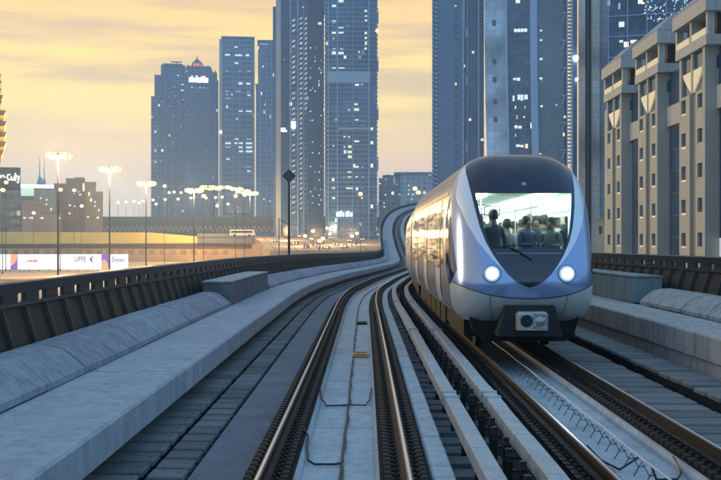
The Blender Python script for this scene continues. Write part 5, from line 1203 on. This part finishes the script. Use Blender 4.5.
for i, (px, py, Y, e, lab) in enumerate(((194, 190, 455, 90000, 'leftmost floodlight mast of the glowing cluster below the domed tower'), (208, 187, 520, 0, 'second mast of the glowing lamp cluster below the domed tower'), (214, 188, 560, 0, 'third mast of the glowing lamp cluster'), (224, 187, 600, 0, 'fourth mast of the glowing lamp cluster, below the slender tower'),
                                      (236, 188.5, 640, 60000, 'fifth mast of the glowing lamp cluster'), (243, 191, 560, 0, 'sixth mast of the glowing lamp cluster'), (250, 193, 520, 60000, 'rightmost mast of the glowing lamp cluster'))):
    high_mast(px, py, Y, lab, 1.9, e)
def street_lamp(px, py, Y, base, label, s=1.0, arm=0.0, dark=True):
    X, Z = wx(px, Y), wz(py, Y); r = empty('street_lamp', (X, Y, base), 0, label, 'street lamp', 'single headed street lamps'); H = Z-base
    m = MB(); m.tube([(0, 0, 0), (0, 0, H-.35)], [.11*s, .07*s], 8); m.lathe([(.26*s, 0), (.26*s, .25), (.14*s, .9)], (0, 0, 0), 8); m.build('pole', poled if dark else polem, r, True)
    h = MB(); h.lathe([(.05, -.45*s), (.34*s, -.36*s), (.52*s, 0), (.36*s, .34*s), (.06, .44*s)], (arm, 0, H), 12); ho = h.build('lamp_globe', sodium2, r, True)
    h = MB(); h.lathe([(.05, -.62*s), (.55*s, -.45*s), (.76*s, 0), (.55*s, .45*s), (.05, .62*s)], (arm, .6*s, H), 12); h.build('amber_halo', amber, ho, True)  # wider shell behind the globe imitates its halo
    c = MB(); c.lathe([(.12*s, -.62*s), (.2*s, -.46*s), (.1*s, -.40*s)], (arm, 0, H), 8); c.build('collar', darkm, ho)
    return r
for px, py, Y, lab in ((2.5, 190, 300, 'street lamp at left edge before the sign block'), (60.2, 189.6, 330, 'street lamp beside the tallest mast'), (74, 190.2, 360, 'street lamp with dark pole before the brown block'), (5.8, 182.3, 330, 'street lamp glowing on the dark sign block'), (81.5, 206, 380, 'low street lamp before the pinkish block'), (33.5, 213, 380, 'low street lamp before the shop row'),
                       (203.5, 196, 300, 'near street lamp with dark pole below the slender tower'), (235.5, 196, 340, 'street lamp left of a close pair below the slender tower'), (244.5, 195, 340, 'street lamp right of a close pair below the slender tower'), (164.5, 186, 380, 'street lamp beside the third floodlight mast'), (360.5, 194, 300, 'street lamp standing alone before the banded tower')):
    street_lamp(px, py, Y, GZ, lab, 1.0)
rnd = random.Random(12)
for i, (px, py) in enumerate(((118, 202.5), (126, 202), (134, 201.5), (139, 203), (143, 201), (153, 200), (156, 204), (165, 199.5), (169, 192.5), (174, 192), (178, 199), (181, 192.5), (191, 198), (206, 198), (215.5, 197.5), (222, 197), (217, 206), (228, 204), (415, 188.5), (418.5, 192.5))):
    Y = 640 if px < 400 else 560
    street_lamp(px, py, Y, GZ, 'distant sodium street lamp in the strung out row above the flyover' if px < 400 else 'sodium lamp before the pale grey block beside the rising viaduct', 1.35 if px < 400 else 2.0, 0, False)
def zplaza(Y): return wz(250.5, 392)+(wz(235.2, 586)-wz(250.5, 392))*(Y-392)/194
for px, py, Y in ((305, 236, 420), (313, 231, 430), (319.5, 241, 400), (327, 228, 520), (330, 234, 500), (352, 236, 430), (323, 238.5, 410), (357, 233.5, 470)):
    street_lamp(px, py, Y, zplaza(Y), 'low sodium lamp on the plaza left of the rising viaduct', 1.25, 0, True)
for x, y, z, e in ((-95, 360, 14, 60000), (-40, 380, 14, 60000), (-20, 330, 12, 40000), (-120, 300, 12, 40000), (-5, 420, 12, 50000)): pass
for px, Y, e in ((300, 430, 9000), (327, 440, 12000), (352, 450, 12000), (335, 520, 16000), (285, 500, 14000)): point((wx(px, Y), Y, zplaza(Y)+6), e)

def diamond_post():
    Y = 92; X, Z = wx(289, Y), wz(176, Y); r = empty('diamond_post', (X, Y, GZ), 0, 'dark post with a diamond shaped sign at its top beyond the left parapet', 'sign post')
    m = MB(); m.tube([(0, 0, 0), (0, 0, Z-GZ-.4)], [.16, .10], 10); m.lathe([(.3, 0), (.3, .2), (.16, .5)], (0, 0, 0), 10); m.build('post', poled, r, True)
    d = MB(); q = .60; z = Z-GZ
    d.add([(-q, -.05, z), (0, -.05, z-q), (q, -.05, z), (0, -.05, z+q*1.02), (-q, .05, z), (0, .05, z-q), (q, .05, z), (0, .05, z+q*1.02)], [(0,1,2,3),(7,6,5,4),(0,4,5,1),(1,5,6,2),(2,6,7,3),(3,7,4,0)])
    so = d.build('diamond_sign', mat('sign_back', (.06, .055, .05), .5, .2), r); e = MB()
    for a, c in (((-q, z), (0, z-q)), ((0, z-q), (q, z)), ((q, z), (0, z+q)), ((0, z+q), (-q, z))): e.tube([(a[0]*.98, -.06, z+(a[1]-z)*.98), (c[0]*.98, -.06, z+(c[1]-z)*.98)], .035, 6)
    e.tube([(-q*.5, .07, z-.2), (q*.5, .07, z-.2)], .03, 6); e.build('sign_rim', darkm, so)
diamond_post()
def slender_post():
    Y = 110
    r = empty('cable_mast', (wx(279, Y), Y, GZ), 0, 'thin leaning dark cable mast left of the diamond sign post', 'mast')
    m = MB(); m.tube([(0, 0, 0), (0, 0, wz(218, Y)-GZ)], .05, 6); m.build('pole', poled, r); m = MB(); m.tube([(0, 0, wz(219, Y)-GZ), (.9, 0, wz(224, Y)-GZ)], .035, 6); m.build('arm', poled, r)
slender_post()

# ------------------------------------------------------------------ cars
def make_car(paint, dark=False):
    r = empty('parked_car', (0, 0, 0))
    b = MB(); prof = [(-2.15,.35),(-2.2,.75),(-2.05,.95),(-1.35,1.02),(-.75,1.45),(.85,1.48),(1.5,1.05),(2.1,.98),(2.2,.7),(2.15,.35)]
    n = len(prof); vs = []
    for y, k in ((-.88, 1), (-.80, 1), (.80, 1), (.88, 1)):
        for x, z in prof: vs.append((x, y*(.80 if z > 1.2 else 1), z))
    fs = [tuple(range(n)), tuple(reversed(range(3*n, 4*n)))]
    for j in range(3): fs += [(j*n+i, j*n+(i+1) % n, (j+1)*n+(i+1) % n, (j+1)*n+i) for i in range(n)]
    b.add(vs, fs); b.build('body', paint, r, True)
    g = MB(); g.add([(x, s*.895*(.80 if z > 1.2 else 1)+s*.01, z) for s in (-1, 1) for x, z in ((-1.2, 1.04), (1.3, 1.06), (.8, 1.42), (-.7, 1.40))], [(0,1,2,3),(7,6,5,4)]); g.build('side_window', maskm, r)
    for x in (-1.35, 1.35):
        w = MB()
        for s in (-1, 1): w.lathe([(.32, -.1), (.33, .1), (.2, .11)], (x, 0, 0), 12, 0, 'y'); 
        
        for e in (-.92, .7): w = MB(); w.lathe([(.30, e), (.33, e+.02), (.33, e+.20), (.3, e+.22)], (x, 0, .33), 12, 0, 'y'); w.build('wheel', underm, r, True)
    for s in (-1, 1):
        h = MB(); h.lathe([(.02, -.05), (.13, -.02), (.14, .06)], (-2.18, s*.6, .72), 10, 0, 'x'); h.build('headlight', lamp('car_headlight', (1, .85, .6), 22), r, True)
        h = MB(); h.box(2.15, 2.22, s*.6-.15, s*.6+.15, .68, .8); h.build('tail_light', lamp('car_tail', (1, .08, .04), 5), r)
    return r
protos = [make_car(mat('car_dark', (.03, .03, .035), .3, .2)), make_car(mat('car_white', (.65, .64, .62), .3)), make_car(mat('car_brown', (.12, .06, .04), .3, .2))]
spots = [(px, Y, zplaza(Y), k, rz) for px, Y, k, rz in ((306, 410, 0, 1.3), (318, 425, 2, 1.45), (327, 405, 1, 1.4), (336, 440, 0, 1.5), (345, 415, 1, 1.35), (356, 430, 0, 1.6), (296, 445, 2, 1.4), (287, 470, 1, 1.4), (275, 480, 0, 1.4), (312, 500, 1, 1.5), (331, 520, 0, 1.55), (350, 480, 2, 1.5), (362, 500, 0, 1.6), (341, 550, 1, 1.5), (300, 545, 0, 1.5), (322, 465, 0, 1.5))]
Yr = 474; zr = wz(243, Yr)
for k, px in enumerate((20, 33, 47, 66, 88, 104, 113, 122, 131, 140, 151, 158)): spots.append((px, Yr, wz(236, Yr), (0, 1, 2, 0, 2)[k % 5], .05 if k % 2 else 3.1))
used = set(); LABS = ['dark', 'white', 'brown']
deckm = MB(); deckm.box(wx(-60, 470), wx(196, 470), 471.2, 481.5, GZ+2, wz(236.1, Yr)); 
tag(deckm.build('ramp_road', asph), kind='structure')
for px, Y, z, k, rz in spots:
    c = protos[k] if k not in used else copy_tree(protos[k]); used.add(k)
    c.location = (wx(px, Y), Y, z+.07); c.rotation_euler.z = rz
    on = Y != Yr; c.rotation_euler.x = 0
    g = 'cars on the plaza left of the rising viaduct' if on else 'cars driving along the ramp behind the ochre wall'
    tag(c, '%s car %s' % (LABS[k], 'with lights on, on the plaza left of the rising viaduct' if on else 'on the ramp road showing above the ochre wall'), 'car', g)
def coach():
    Y = 462; r = empty('white_coach', (wx(243, Y), Y-3, wz(236.4, 470)), 0, 'pale long coach on the dark bridge span right of the ochre wall', 'coach')
    m = MB(); m.bbox(-5.5, 5.5, -1.2, 1.2, .4, 3.0, .2); m.build('body', mat('coach_white', (.7, .66, .55), .4), r)
    g = MB(); g.box(-5, 4.8, -1.225, -1.20, 1.6, 2.5); g.build('window', maskm, r)
    for x in (-3.6, 3.4): w = MB(); w.lathe([(.45, -1.25), (.48, -1.2), (.48, 1.2), (.45, 1.25)], (x, 0, .45), 14, 0, 'y'); w.build('wheel', underm, r, True)
coach()

# ------------------------------------------------------------------ air
def haze():
    m = bpy.data.materials.new('haze'); m.use_nodes = True; nt = m.node_tree; nt.nodes.clear()
    o = nt.nodes.new('ShaderNodeOutputMaterial'); v = nt.nodes.new('ShaderNodeVolumePrincipled'); nt.links.new(v.outputs[0], o.inputs['Volume'])
    v.inputs['Color'].default_value = (.52, .76, 1.0, 1); v.inputs['Density'].default_value = HAZE; v.inputs['Anisotropy'].default_value = 0.2
    h = MB(); h.box(-1550, 1550, -250, 1700, GZ-1.2, 230); ob = h.build('haze', m); tag(ob, kind='stuff')
HAZE = 0.00042
haze()
